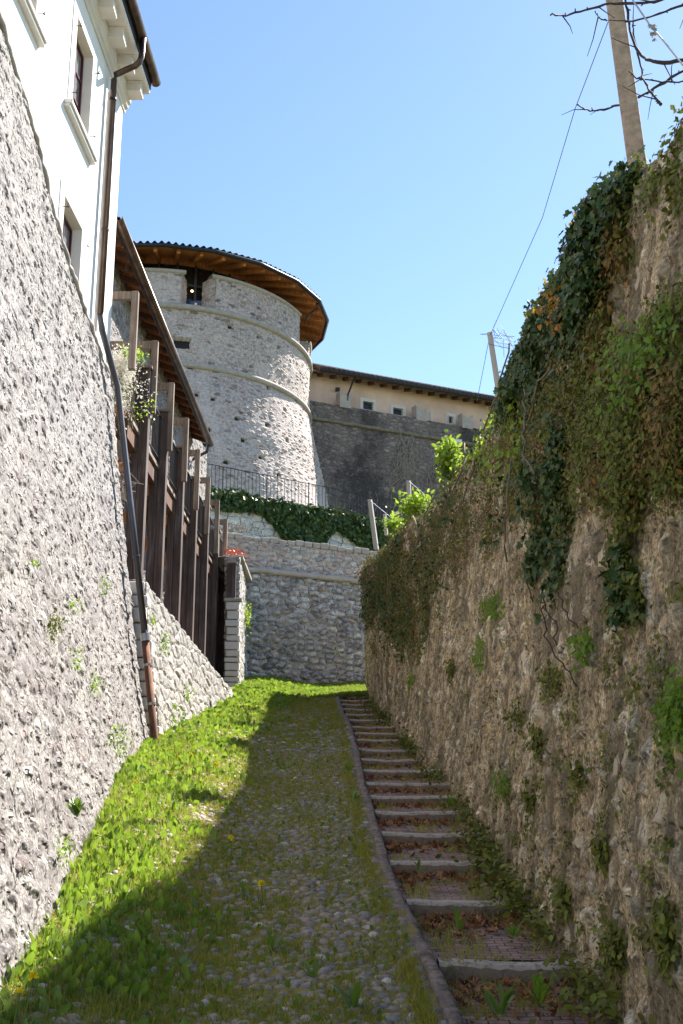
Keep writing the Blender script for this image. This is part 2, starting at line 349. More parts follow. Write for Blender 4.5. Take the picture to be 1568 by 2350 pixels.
M['moss'] = leafmat('wall_plant_leaves', [(.09,.11,.016),(.15,.18,.022),(.21,.23,.03),(.14,.12,.025),(.10,.13,.02)], .2, .6)
M['fresh'] = leafmat('fresh_green_leaves', [(.12,.23,.025),(.18,.31,.035),(.26,.40,.05)], .45, .45)
M['yellowgreen'] = leafmat('shrub_leaves', [(.18,.28,.03),(.28,.40,.04),(.36,.48,.07)], .45, .5)
M['grass'] = leafmat('grass_blades', [(.10,.15,.025),(.16,.22,.035),(.22,.28,.055),(.34,.32,.11),(.13,.18,.055)], .42, .5)
M['shortgrass'] = leafmat('short_mossy_grass', [(.26,.25,.035),(.38,.34,.05),(.48,.41,.09),(.26,.29,.04),(.44,.32,.13)], .4, .6)
M['dock'] = leafmat('broad_weed_leaves', [(.07,.15,.022),(.11,.22,.03),(.16,.28,.04),(.14,.21,.09)], .3, .35, .5)
M['litter'] = leafmat('fallen_leaves', [(.22,.09,.045),(.34,.15,.07),(.15,.065,.04),(.46,.24,.11),(.30,.12,.06)], .05, .75, .2)
M['stem'] = plain('climber_stems', (.19,.15,.10), .85, .25, 20)
M['dstem'] = plain('dark_vine_stems', (.06,.035,.022), .85, .25, 20)
M['gstem'] = plain('green_stems', (.11,.16,.04), .6, .15, 20)
M['yellow'] = plain('dandelion_yellow', (.80,.66,.015), .6, .05, 30)
M['blossom'] = leafmat('white_blossom', [(.85,.80,.74),(.88,.86,.82),(.75,.68,.45)], .15, .6)
M['redflower'] = leafmat('red_succulent', [(.45,.09,.05),(.55,.16,.09)], .1, .6)
M['cob'] = None
def cobmat():
    m, N, L, P = newmat('river_cobbles'); g = N.new('ShaderNodeNewGeometry'); tc = N.new('ShaderNodeTexCoord')
    r = ramp(N, [(0,(.15,.125,.11)),(.2,(.34,.27,.21)),(.4,(.19,.185,.185)),(.6,(.36,.28,.22)),(.78,(.22,.165,.14)),(.93,(.30,.265,.23)),(1,(.58,.53,.46))]); L.new(g.outputs['Random Per Island'], r.inputs[0])
    n = noise(N, L, tc.outputs['Object'], 34, 6, .65)
    v = N.new('ShaderNodeVectorMath'); v.operation = 'SCALE'; L.new(r.outputs[0], v.inputs[0]); L.new(sstep(N, L, n.outputs[0], .3, .7, .7, 1.2), v.inputs['Scale'])
    L.new(v.outputs[0], P.inputs['Base Color']); P.inputs['Roughness'].default_value = .62
    b = N.new('ShaderNodeBump'); b.inputs['Distance'].default_value = .004; L.new(n.outputs[0], b.inputs['Height']); L.new(b.outputs[0], P.inputs['Normal']); return m
M['cob'] = cobmat()
def pavermat():
    m, N, L, P = newmat('purple_brick_pavers'); tc = N.new('ShaderNodeTexCoord')
    nn = noise(N, L, tc.outputs['UV'], 9, 3); vm = N.new('ShaderNodeVectorMath'); vm.operation = 'MULTIPLY_ADD'
    L.new(nn.outputs['Color'], vm.inputs[0]); vm.inputs[1].default_value = (.02,.02,0); L.new(tc.outputs['UV'], vm.inputs[2])
    b = N.new('ShaderNodeTexBrick'); b.inputs['Scale'].default_value = 1; b.inputs['Brick Width'].default_value = .105; b.inputs['Row Height'].default_value = .062
    b.inputs['Mortar Size'].default_value = .004; b.inputs['Color1'].default_value = (.36,.225,.19,1); b.inputs['Color2'].default_value = (.48,.32,.27,1); b.inputs['Mortar'].default_value = (.03,.03,.015,1)
    b.inputs['Mortar Smooth'].default_value = .3; L.new(vm.outputs[0], b.inputs['Vector'])
    n = noise(N, L, tc.outputs['UV'], 22, 6, .65); n2 = noise(N, L, tc.outputs['UV'], 3.5, 5, .6)
    c = mix(N, L, sstep(N, L, n.outputs[0], .35, .75, 0, .6), b.outputs[0], (.09,.065,.055))
    c = mix(N, L, sstep(N, L, n2.outputs[0], .5, .68, 0, .8), c, (.10,.085,.04))
    L.new(c, P.inputs['Base Color']); P.inputs['Roughness'].default_value = .85
    bp = N.new('ShaderNodeBump'); bp.inputs['Distance'].default_value = .012
    L.new(mth(N, L, 'SUBTRACT', n.outputs[0], mth(N, L, 'MULTIPLY', b.outputs['Fac'], 1.4)), bp.inputs['Height']); L.new(bp.outputs[0], P.inputs['Normal']); return m
M['paver'] = pavermat()

# ------------------------------------------------------------------ ground
g = np.linspace(0, 1, 60); X, Y = np.meshgrid(np.linspace(-300, 300, 61), np.linspace(-60, 500, 113), indexing='ij')
Z = -2.9+.18*np.clip(Y, -30, 31)
tag(grid('ground', np.stack([X, Y, Z], -1), np.stack([X, Y], -1), M['terr']), 'earth slope of the hillside around the lane', 'ground', kind='structure')
KY = [0,6,6.86,8.19,9.38,10.5,12,13.4,16.4,18.5,20.7,21.7,25,31]; KX = [.80,.60,.545,.44,.38,.355,.32,.28,.25,.21,.14,.07,-.03,-.2]
kx = lambda Y: np.interp(Y, KY, KX)
SBY = [2.5,5,7,9,11.5,14,15.6]; SBX = [-1.42,-1.52,-1.64,-1.88,-2.2,-2.42,-2.5]
def left_edge(Y): return np.interp(Y, [0]+SBY+[23,25.7,29], [-1.4]+SBX+[-2.12,-2.28,-2.36])-.18
ys = np.concatenate([np.arange(1.5, 15, .04), np.arange(15, 31, .08)]); us = np.linspace(0, 1, 90)
Yg = ys[None,:]*np.ones((90,1)); Xg = left_edge(ys)[None,:]*(1-us[:,None])+(kx(ys)-.05)[None,:]*us[:,None]
Xg = np.where(Yg > 26.5, Xg+(us[:,None])*(Yg-26.5)*1.2, Xg)
Zg = gz(Xg, Yg)+fbm(Xg*2.2, Yg*2.2, 3)*.035
tag(grid('path', np.stack([Xg, Yg, Zg], -1), np.stack([Xg, Yg], -1), M['soil'], flip=False), 'sloping lane of soil and moss between the walls', 'path', kind='structure')

# cobbles bedded in the lane: one pavement surface
import bmesh
def ico(sub):
    bm = bmesh.new(); bmesh.ops.create_icosphere(bm, subdivisions=sub, radius=1)
    v = np.array([q.co[:] for q in bm.verts]); f = np.array([[q.index for q in p.verts] for p in bm.faces]); bm.free(); return v, f
def cobbles():
    pos = []; y = 4.3
    while y < 27:
        sz = .075 if y < 16 else .105
        x = float(left_edge(y))+.2; xe = float(kx(y))-.15
        while x < xe:
            wx = sz*random.uniform(.65, 1.5)
            pos.append((x+wx/2+random.gauss(0,.008), y+random.gauss(0,.016), wx, sz*random.uniform(.7,1.05)))
            x += wx*1.04
        y += sz*.86
    P = np.array(pos)
    bare = np.clip((P[:,0]+.95)*1.3+fbm(P[:,0]*1.3, P[:,1]*1.1, 11)*1.3, 0, 1)
    keep = rng.random(len(P)) < (.6+.4*bare)*np.clip(1.25-(P[:,1]-9)/14, .25, 1)
    P = P[keep]; N = len(P); v, f = ico(2)
    z = -.006+ gz(P[:,0], P[:,1])+fbm(P[:,0]*2.2, P[:,1]*2.2, 3)*.035
    a = rng.normal(0, .3, N); ca, sa = np.cos(a), np.sin(a)
    hs = P[:,3]*rng.uniform(.32,.52,N)
    vx = v[None,:,0]*P[:,2:3]*.53; vy = v[None,:,1]*P[:,3:4]*.53; vz = v[None,:,2]*hs[:,None]
    jit = 1+.12*rng.normal(size=(N, len(v)))*.6
    vx = vx*jit; vy = vy*jit
    V = np.stack([P[:,0:1]+vx*ca[:,None]-vy*sa[:,None], P[:,1:2]+vx*sa[:,None]+vy*ca[:,None], (z-hs*.25)[:,None]+vz+vy*.18], -1)
    Fc = f[None]+(np.arange(N)*len(v))[:,None,None]
    return link('cobble_paving', fastmesh('cobble_paving', V.reshape(-1,3), Fc.reshape(-1,3), True), M['cob'])
tag(cobbles(), 'rounded river cobbles bedded in the mossy lane', 'cobbles', kind='structure')

# ------------------------------------------------------------------ right hand wall
BY = [2,5.9,7,8.1,10.6,12.3,14.2,17.4,20.3,22.8,26.8]; BX = [1.40,1.36,1.32,1.24,1.25,1.24,1.14,1.0,.87,.72,.57]
TY = [2,5,8,11,13,15,17,19,22,25,27]; TX = [1.70,1.75,1.8,1.8,1.7,1.5,1.25,1.05,.8,.66,.59]
HY = [2,4.6,5.14,5.4,5.72,6.32,6.94,7.68,8.18,8.92,9.8,10.86,11.38,11.88,13,14.28,16.06,18.76,21.8,25.28,27]
HZ = [3.3,3.62,3.66,3.70,3.68,3.88,4.06,4.20,4.26,4.38,4.50,4.55,4.46,4.4,4.52,4.55,4.5,4.82,5.15,5.7,5.9]
bx = lambda Y: np.interp(Y, BY, BX); tx = lambda Y: np.interp(Y, TY, TX); tz = lambda Y: np.interp(Y, HY, HZ)
def RW(Y, t):
    Y = np.asarray(Y, float); t = np.asarray(t, float)
    zb = gz(.9, Y)-.15; x = bx(Y)+(tx(Y)-bx(Y))*t; z = zb+(tz(Y)-zb)*t
    k = np.clip((t-.93)/.07, 0, 1); x = x+.10*k*k
    x = x-fbm(Y*.7, z*.8, 21, 3)*.09
    return np.stack([x, Y, z], -1)
ny, nt = 560, 190
yy = 2.6*(26.9/2.6)**np.linspace(0, 1, ny); yy = np.linspace(2.6, 26.9, ny)*.45+yy*.55
Yw, Tw = np.meshgrid(yy, np.linspace(0, 1, nt), indexing='ij'); Pw = RW(Yw, Tw)
# top returns inward, then down behind
capP = []
for k, (dx, dz) in enumerate([(.12,.05),(.3,.07),(.55,.0),(.6,-.6)]):
    q = RW(yy, np.ones(ny)); q[:,0] += dx; q[:,2] += dz+fbm(yy*3, yy*0+k, 5)*.05; capP.append(q[:,None,:])
Pw = np.concatenate([Pw]+capP, 1)
endc = Pw[-1:].copy(); ends = [endc+np.array([d, .05, 0]) for d in (.15,.4,.8,1.4,2.2,3.4)]
for e, d in zip(ends, (.15,.4,.8,1.4,2.2,3.4)):
    e[...,0] = np.maximum(e[...,0], e[...,0].min()); e[...,2] = endc[...,2]
Pw = np.concatenate([Pw]+ends, 0)
dU = np.concatenate([[0], np.cumsum(np.linalg.norm(np.diff(Pw[:,60], axis=0), axis=1))])
UVw = np.stack([dU[:,None]*np.ones(Pw.shape[1]), Pw[...,2]], -1); UVw[:, -4:, 1] += np.array([.1,.3,.55,1.1])
rw = empty('retaining_wall', (1.3, 8, -1.5), 'tall crumbling tan stone wall in shade along the stairway', 'stone wall')
grid('masonry', Pw, UVw, M['right'], rw, flip=True)
# earth terrace behind the wall
Yt, St = np.meshgrid(np.linspace(2, 27, 60), np.linspace(0, 1, 20), indexing='ij')
Xt = tx(Yt)+.4+St*25; Zt = tz(Yt)-.12+fbm(Xt*.5, Yt*.5, 8)*.05
tag(grid('terrace_ground', np.stack([Xt, Yt, Zt], -1), np.stack([Xt, Yt], -1), M['terr']), 'garden ground held up behind the crumbling wall', 'ground', kind='structure')

# ------------------------------------------------------------------ left scarp and white house
FX = lambda Y: -3.85+.03*Y
sbx = lambda Y: np.interp(Y, SBY, SBX)
STY = [2.5,7,10.26,11.5,12.27,13.1,15.05,15.6]; STZ = [9.8,8.7,7.80,7.38,6.95,6.64,6.18,6.15]
ny, nt = 420, 300
Y1, T1 = np.meshgrid(np.linspace(2.6, 15.58, ny), np.linspace(0, 1, nt), indexing='ij')
zb = gz(-1.8, Y1)-.3; zt = np.interp(Y1, STY, STZ); Z1 = zb+(zt-zb)*T1
X1 = sbx(Y1)+(FX(Y1)+.05-sbx(Y1))*T1-fbm(Y1*.6, Z1*.6, 31, 3)*.07*(1-T1)-.07*np.sin(np.pi*T1)
P1 = np.stack([X1, Y1, Z1], -1)
ret = []
for d in (.1,.3,.7,1.3):
    q = P1[-1:].copy(); q[...,0] -= d; q[...,1] += .02; ret.append(q)
P1 = np.concatenate([P1]+ret, 0)
lip = P1[:, -1:].copy(); lip[...,0] -= .2; lip[...,2] += .03; P1 = np.concatenate([P1, lip], 1)
U1 = np.concatenate([np.linspace(2.6, 15.58, ny), 15.58+np.array((.1,.3,.7,1.3))])
T_ = np.linspace(0, 1, nt+1)[None,:]*np.ones((len(U1),1))
scarp = empty('scarp_wall', (-1.8, 8, -1), 'tall sunlit leaning rough limestone scarp under the white house', 'stone wall')
grid('masonry', P1, np.stack([U1[:,None]*np.ones(nt+1), P1[...,2]*1.03], -1), M['scarp'], scarp)
cop = MB(); pts = [(FX(y)+.05+random.uniform(-.01,.02), y, float(np.interp(y, STY, STZ))+random.uniform(-.012,.012)) for y in np.arange(2.6, 15.6, .09)]
cop.tube(pts, [random.uniform(.035,.055) for _ in pts], 8); cop.build('coping', M['course'], scarp, smooth=True)

house = empty('white_house', (-5, 14, 6), 'white plastered house with stone cornice above the leaning scarp', 'house')
WIN = [(12.875,13.72,8.83,10.165),(12.845,13.72,6.19,7.53),(10.395,11.25,8.83,10.165),(7.92,8.77,8.83,10.165),(5.45,6.3,8.83,10.165)]
def facade():
    ysx = sorted({2.0,15.57,*[q for a in WIN for q in a[:2]]}); zs = sorted({5.2,10.75,*[q for a in WIN for q in a[2:]]})
    mb = MB()
    for i in range(len(ysx)-1):
        for j in range(len(zs)-1):
            yc, zc = (ysx[i]+ysx[i+1])/2, (zs[j]+zs[j+1])/2
            if any(a[0] < yc < a[1] and a[2] < zc < a[3] for a in WIN): continue
            y0, y1, z0, z1 = ysx[i], ysx[i+1], zs[j], zs[j+1]
            mb.add([(FX(y0),y0,z0),(FX(y1),y1,z0),(FX(y1),y1,z1),(FX(y0),y0,z1)], [(0,1,2,3)])
    y = 15.57
    mb.add([(FX(y),y,5.2),(FX(y)-9,y,5.2),(FX(y)-9,y,10.75),(FX(y),y,10.75)], [(0,1,2,3)])
    return mb.build('wall', M['plaster'], house)
facade()
for (y0, y1, z0, z1) in WIN:
    q = FX(y0); dp = .14
    fr = MB()                                  # stone surround 8 mm proud with splayed reveal
    t = .13; o = .014
    def fb(ya, yb, za, zb_, x0=-.02, x1=o): fr.hexa([(FX(ya)+x0,ya,za),(FX(ya)+x1,ya,za),(FX(yb)+x1,yb,za),(FX(yb)+x0,yb,za),(FX(ya)+x0,ya,zb_),(FX(ya)+x1,ya,zb_),(FX(yb)+x1,yb,zb_),(FX(yb)+x0,yb,zb_)])
    fb(y0-t-.06, y0, z0-.05, z1+.11); fb(y1, y1+t+.06, z0-.05, z1+.11); fb(y0, y1, z1, z1+.11); fb(y0, y1, z0-.05, z0)
    w_ = fr.build('window_surround', M['plaster'], house)
    rv = MB()
    rv.add([(FX(y0)+o,y0,z0),(FX(y0)-dp,y0+.03,z0),(FX(y0)-dp,y0+.03,z1-.03),(FX(y0)+o,y0,z1)], [(0,1,2,3)])
    rv.add([(FX(y1)+o,y1,z0),(FX(y1)-dp,y1-.03,z0),(FX(y1)-dp,y1-.03,z1-.03),(FX(y1)+o,y1,z1)], [(3,2,1,0)])
    rv.add([(FX(y0)+o,y0,z1),(FX(y1)+o,y1,z1),(FX(y1)-dp,y1-.03,z1-.03),(FX(y0)-dp,y0+.03,z1-.03)], [(0,1,2,3)])
    rv.add([(FX(y0)+o,y0,z0),(FX(y1)+o,y1,z0),(FX(y1)-dp,y1-.03,z0+.03),(FX(y0)-dp,y0+.03,z0+.03)], [(3,2,1,0)])
    rv.build('reveal', M['trim'], w_)
    sl_ = MB(); ya, yb = y0-.3, y1+.22
    for (xa, xb, za, zc) in ((-.02,.10,z0-.16,z0-.10),(-.02,.075,z0-.21,z0-.163)):
        sl_.hexa([(FX(ya)+xa,ya,za),(FX(ya)+xb,ya,za),(FX(yb)+xb,yb,za),(FX(yb)+xa,yb,za),(FX(ya)+xa,ya,zc),(FX(ya)+xb,ya,zc),(FX(yb)+xb,yb,zc),(FX(yb)+xa,yb,zc)])
    sl_.build('sill', M['trim'], w_, bevel=.008)
    wf = MB(); xi = lambda y: FX(y)-dp+.015
    def bar2(ya, za, yb, zb_, w2=.036): wf.bar((xi(ya),ya,za), (xi(yb),yb,zb_), w2, w2)
    a, b = y0+.05, y1-.05; c_, d_ = z0+.06, z1-.05; mid = (a+b)/2
    bar2(a,c_,a,d_); bar2(b,c_,b,d_); bar2(a,c_,b,c_); bar2(a,d_,b,d_); bar2(mid,c_,mid,d_,.05)
    for k in (1,2): zz = c_+(d_-c_)*k/3; bar2(a,zz,b,zz,.022)
    wf.build('window_frame', M['frame_red'], w_)
    gl = MB(); gl.add([(xi(a)-.01,a,c_),(xi(b)-.01,b,c_),(xi(b)-.01,b,d_),(xi(a)-.01,a,d_)], [(0,1,2,3)]); gl.build('pane', M['curtain'], w_)
    gb = MB(); gb.add([(xi(a)-.35,y0-.2,z0-.2),(xi(b)-.35,y1+.2,z0-.2),(xi(b)-.35,y1+.2,z1+.2),(xi(a)-.35,y0-.2,z1+.2)], [(0,1,2,3)])
    for yy_, s in ((y0-.07,-1),(y1+.07,1)):
        for zz in (z0+.14, z1-.2):
            hk = MB(); x = FX(yy_); hk.tube([(x,yy_,zz),(x+.07,yy_,zz),(x+.09,yy_+.012*s,zz+.045)], .006, 6); hk.bar((x+.075,yy_,zz-.012),(x+.095,yy_,zz+.0),.02,.006)
            hk.build('shutter_hook', M['iron'], w_)
def eave_prism(prof, ya, yb, name, mat, parent, n=2, bevel=0):
    mb = MB(); k = len(prof); ysn = np.linspace(ya, yb, n); vs = []
    for y in ysn: vs += [(FX(y)+px, y, pz) for px, pz in prof]
    fs = [(i*k+j, i*k+(j+1)%k, (i+1)*k+(j+1)%k, (i+1)*k+j) for i in range(n-1) for j in range(k)]
    fs += [tuple(range(k))[::-1], tuple((n-1)*k+j for j in range(k))]
    mb.add(vs, fs); return mb.build(name, mat, parent, bevel=bevel)
cor = eave_prism([(-.1,10.6),(.02,10.6),(.03,10.66),(.06,10.68),(.075,10.74),(.10,10.76),(.10,10.935),(.37,10.935),(.385,10.95),(.385,11.02),(-.1,11.04)], 2, 15.66, 'cornice', M['soffit'], house)
for k in range(20):
    y = 15.45-.62*k
    if y < 3: break
    mo = MB(); x = FX(y); mo.box((x+.09,y-.125,10.77),(x+.31,y+.125,10.93)); mo.box((x+.09,y-.15,10.91),(x+.335,y+.15,10.932)); mo.build('modillion', M['soffit'], house, bevel=.006)
ra = MB(); ya, yb = 2, 15.7
ra.hexa([(FX(ya)-6,ya,13.4),(FX(ya)+.40,ya,11.20),(FX(yb)+.40,yb,11.20),(FX(yb)-6,yb,13.4),(FX(ya)-6,ya,13.5),(FX(ya)+.40,ya,11.3),(FX(yb)+.40,yb,11.3),(FX(yb)-6,yb,13.5)])
roof = ra.build('roof', M['tile'], house)
eave_prism([(.20,11.05),(.395,11.03),(.40,11.19),(.20,11.19)], 2, 15.68, 'fascia', M['dark'], house)
gt = MB(); n = 40
for i in range(2):
    pass
prof = [(.455+.08*math.sin(t), 11.21-.08*math.cos(t)) for t in np.linspace(-math.pi/2, math.pi/2, 11)]
prof += [(.455+.073*math.sin(t), 11.21-.073*math.cos(t)) for t in np.linspace(math.pi/2, -math.pi/2, 11)]
gutter = eave_prism(prof, 2, 15.75, 'gutter', M['copper'], house)
smooth_angle(gutter)
tl = MB(); y = 2.2
while y < 15.6: tl.tube([(FX(y)+.40,y,11.345),(FX(y)-1.2,y,11.93)], .07, 8); y += .19
tl.build('eave_tiles', M['tile'], roof)
# downpipe: copper on the house, then grey pipe down the scarp, rusty iron at the foot
dp = empty('downpipe', (-2.5, 15, .9), 'long downpipe, copper on the house and rusty iron at its foot', 'downpipe')
yb = 14.85
def sc_pt(Y, z, off): # point just off the scarp surface
    zb = float(gz(-1.8, Y))-.3; zt = float(np.interp(Y, STY, STZ)); t = (z-zb)/(zt-zb)
    return (float(sbx(Y)+(FX(Y)+.05-sbx(Y))*t)+off, Y, z)
top = [(-2.935,14.62,11.17),(-2.94,14.58,10.80),(-2.96,14.57,10.72),(-3.02,14.6,10.68),(-3.24,14.62,10.58),(-3.30,14.6,10.53),(-3.32,14.58,10.42)]
up = MB(); up.tube(top+[(-3.315,14.56,6.7)], .046, 12); up.build('copper_pipe', M['copper'], dp, smooth=True)
a = (-3.315,14.56,6.72); b = sc_pt(15.2, 5.9, .14); c0 = sc_pt(15.3, 2.35, .12); c1 = sc_pt(15.25, .92, .10)
lo = MB(); lo.tube([a, (a[0]+.02,14.65,6.5), b, sc_pt(15.25,4.2,.13), c0], .045, 12); lo.build('grey_pipe', M['steel'], dp, smooth=True)
ru = MB(); ru.tube([c0, (c0[0],c0[1],c0[2]-.001), c1, (c1[0]+.05,c1[1]-.05,c1[2]-.12)], [.05,.051,.052,.054], 12); ru.build('rusty_pipe', M['rust'], dp, smooth=True)
def ring_at(p, q, t, r, h, nm, mat):
    p = Vector(p); q = Vector(q); d = (q-p).normalized(); m_ = p.lerp(q, t); mb = MB(); mb.tube([m_-d*h, m_+d*h], r, 14); return mb.build(nm, mat, dp, smooth=False)
ring_at(c0, c1, .0, .066, .05, 'socket', M['zinc']); ring_at(c0, c1, .26, .062, .016, 'clamp', M['zinc']); ring_at(c0, c1, .62, .063, .016, 'clamp', M['zinc'])
ring_at(sc_pt(15.25,4.2,.13), c0, .4, .053, .012, 'clamp', M['steel'])
for zz in (10.1, 8.0): ring_at((-3.317,14.57,zz), (-3.317,14.57,zz-1), 0, .054, .015, 'clamp', M['copper'])
cb = MB(); cb.tube([(FX(14.68)+.02,14.68,10.3),(FX(14.68)+.02,14.68,6.5)], .018, 6); cb.build('cable_conduit', M['trim'], dp)

# ------------------------------------------------------------------ low stone wall under the gallery
def lwx(Y): return -2.75+.09*(Y-15.8)
lwz = lambda Y: 3.19-.117*(Y-15.8)
ny, nt = 220, 110
Y2, T2 = np.meshgrid(np.linspace(15.75, 24.2, ny), np.linspace(0, 1, nt), indexing='ij')
zb = gz(-2.3, Y2)-.3; zt = lwz(Y2); Z2 = zb+(zt-zb)*T2; xb = np.interp(Y2, [15.75,23,24.5], [-2.42,-2.10,-2.08]); X2 = xb+(lwx(Y2)-xb)*T2-fbm(Y2*.9, Z2*.9, 41)*.03
P2 = np.stack([X2, Y2, Z2], -1)
near = [P2[:1]+np.array([-d, 0, 0]) for d in (1.5,1.0,.6,.35,.2,.1,.04)]
P2 = np.concatenate(near+[P2], 0)
capx = P2[:, -1:].copy(); c2 = [capx+np.array([-d, 0, dz]) for d, dz in ((.03,.015),(.12,.03),(.5,.03),(1.6,.0))]
P2 = np.concatenate([P2]+c2, 1)
U2 = np.concatenate([15.75-np.array((1.5,1.0,.6,.35,.2,.1,.04)), np.linspace(15.75, 24.2, ny)])
V2 = P2[...,2].copy(); V2[:, -4:] += np.array([.03,.12,.5,1.6])
lw = empty('low_stone_wall', (-2.3, 18, 1), 'low sunlit rubble wall sloping down under the wooden posts', 'stone wall')
grid('masonry', P2, np.stack([U2[:,None]*np.ones(P2.shape[1]), V2], -1), M['rubble'], lw)
q = MB(); z = .75; y = 15.69
while z < 3.18:
    h = random.uniform(.15,.26); t = (z-.6)/2.6; xr = -2.42+(-2.75+2.42)*t+random.uniform(-.015,.03)
    q.box((xr-random.uniform(.28,.40), y+random.uniform(-.03,.01), z), (xr, y+.3, min(z+h-.018, 3.2))); z += h
q.build('quoin', M['trim'], lw, bevel=.03, seg=2)

# ------------------------------------------------------------------ wooden gallery
gal = empty('wooden_gallery', (-3, 17, 3), 'timber gallery with tall brown posts and tiled lean-to roof', 'gallery')
PX = lambda Y: -3.6+.03*Y
PO = [(17.3,7.02),(18.96,6.88),(20.75,6.80),(22.4,6.70),(24.05,6.55),(25.72,6.42),(27.4,6.33)]
protos = None
for i, (y, zt) in enumerate(PO):
    x = PX(y); mb = MB(); zb = 1.2
    mb.box((x-.27,y,zb),(x-.138,y+.22,zt)); mb.box((x-.134,y+.004,zb),(x-.0,y+.22,zt))
    p = mb.build('post', M['post'], gal, bevel=.006)
    cp = MB(); cp.box((x-.30,y-.035,zt+.001),(x+.03,y+.30,zt+.045)); cp.build('cap', M['timber'], p, bevel=.005)
    if i in (0,1,2,3):
        br = MB(); br.box((x-.22,y+.23,zb+1),(x-.03,y+.33,zt-.9)); br.build('back_post', M['timber'], gal, bevel=.005)
FR = [(15.8,7.66),(17.42,7.56),(18.98,7.44),(20.6,7.36),(22.1,7.22),(23.6,7.09),(25.1,7.0),(26.55,6.93)]
for i, (y, zt) in enumerate(FR):
    x = -3.52+.03*y; mb = MB(); mb.box((x-.10,y,zt-1.25),(x,y+.10,zt)); u_ = mb.build('frame_upright', M['timber'], gal, bevel=.005)
    bm_ = MB(); bm_.box((max(-4.7+.03*y-.2, -9),y+.012,zt-.13),(x-.102,y+.092,zt-.006)); bm_.build('frame_beam', M['timber'], u_, bevel=.004)
# balcony railings (panel between each pair of posts) and the near end railing
def railing(p, q_, z0, h, name='railing'):
    p = Vector(p); q_ = Vector(q_); L_ = (q_-p).length; n = max(2, int(L_/.11)); mb = MB()
    mb.bar((p.x,p.y,z0+h), (q_.x,q_.y,z0+h), .04, .02); mb.bar((p.x,p.y,z0+.06), (q_.x,q_.y,z0+.06), .03, .015)
    for k in range(n+1):
        t = p.lerp(q_, k/n); mb.bar((t.x,t.y,z0+.07), (t.x,t.y,z0+h-.01), .012, .012)
    return mb.build(name, M['iron'], gal)
dz = lambda y: 5.95-.03*(y-17)
for i in range(6):
    ya, yb = PO[i][0]+.12, PO[i+1][0]-.02
    railing((PX(ya)-.12,ya,0), (PX(yb)-.12,yb,0), dz(ya), .82)
railing((-4.25,16.5,0), (PX(16.5)-.18,16.5,0), 6.05, .9)
railing((PX(16.5)-.18,16.5,0), (PX(17.3)-.18,17.28,0), 6.05, .9)
dk = MB()
for k in range(7):
    xo = -.12-.145*k; dk.hexa([(PX(16.4)+xo-.135,16.4,dz(16.4)-.06),(PX(16.4)+xo,16.4,dz(16.4)-.06),(PX(27.6)+xo,27.6,dz(27.6)-.06),(PX(27.6)+xo-.135,27.6,dz(27.6)-.06),
        (PX(16.4)+xo-.135,16.4,dz(16.4)),(PX(16.4)+xo,16.4,dz(16.4)),(PX(27.6)+xo,27.6,dz(27.6)),(PX(27.6)+xo-.135,27.6,dz(27.6))])
dk.build('deck', M['timber'], gal)
for i, (y, zt) in enumerate(PO):                # joists, struts and lower cross beams under the deck
    z = dz(y); mb = MB(); mb.box((-4.75+.03*y,y+.02,z-.30),(PX(y)-.205,y+.12,z-.07)); mb.build('joist', M['timber'], gal, bevel=.004)
    mb = MB(); mb.bar((PX(y)-.22,y+.06,z-.35), (PX(y)-1.15,y+.06,z-1.5), .10, .12); mb.build('strut', M['orange'], gal)
    mb = MB(); mb.box((-4.75+.03*y,y-.05,z-2.05),(PX(y)-.45,y+.07,z-1.9)); mb.build('cross_beam', M['orange'], gal)
mb = MB(); mb.box((-4.3,16.25,5.15),(PX(16.4)-.12,16.38,5.45)); mb.build('joist', M['timber'], gal, bevel=.004)
mb = MB(); mb.box((-4.3,16.22,5.02),(PX(16.4)-.10,16.36,5.10)); mb.build('joist', M['orange'], gal, bevel=.004)
mb = MB()
for k in range(2): mb.hexa([(PX(16.6)-.16-.5*k-.1,16.6,dz(16.6)-.34),(PX(16.6)-.16-.5*k,16.6,dz(16.6)-.34),(PX(27.6)-.16-.5*k,27.6,dz(27.6)-.34),(PX(27.6)-.26-.5*k,27.6,dz(27.6)-.34),
    (PX(16.6)-.26-.5*k,16.6,dz(16.6)-.1),(PX(16.6)-.16-.5*k,16.6,dz(16.6)-.1),(PX(27.6)-.16-.5*k,27.6,dz(27.6)-.1),(PX(27.6)-.26-.5*k,27.6,dz(27.6)-.1)])
mb.build('long_beam', M['dkwood'], gal)
# planter box at the near end
pb = MB(); pb.box((-4.0,16.18,5.86),(PX(16.4)-.16,16.42,5.93)); pb.box((-3.75,16.25,5.62),(-3.6,16.40,5.855)); pb.build('shelf', M['orange'], gal, bevel=.004)
# lean-to roof with wavy tiles seen from below
GX = lambda Y: -3.95+.03*Y
def roofline(y): return 8.92-.026*(y-16)
nr = 260; yr = np.linspace(15.9, 26.1, nr); sr = np.linspace(0, 1, 12)
Yr, Sr = np.meshgrid(yr, sr, indexing='ij'); Xr = GX(Yr)-.02-1.6*Sr; Zr = roofline(Yr)+.08+.62*Sr+.05*np.sin(Yr*2*math.pi/.46)
rfv = grid('roof', np.stack([Xr, Yr, Zr], -1), np.stack([Yr, Sr], -1), M['orange'], gal)
Zr2 = Zr+.06
tt = grid('tiles', np.stack([Xr+.02, Yr, Zr2], -1), np.stack([Yr, Sr], -1), M['tile'], rfv)
for k in range(22):
    y = 16.2+.46*k; mb = MB(); mb.bar((GX(y)-.05,y,roofline(y)-.0), (GX(y)-1.6,y,roofline(y)+.58), .07, .10); mb.build('rafter', M['dkwood'], gal)
mb = MB(); mb.bar((GX(15.9)-.5,15.9,roofline(15.9)+.08), (GX(26)-.5,26,roofline(26)+.08), .09, .12); mb.build('purlin', M['dkwood'], gal)
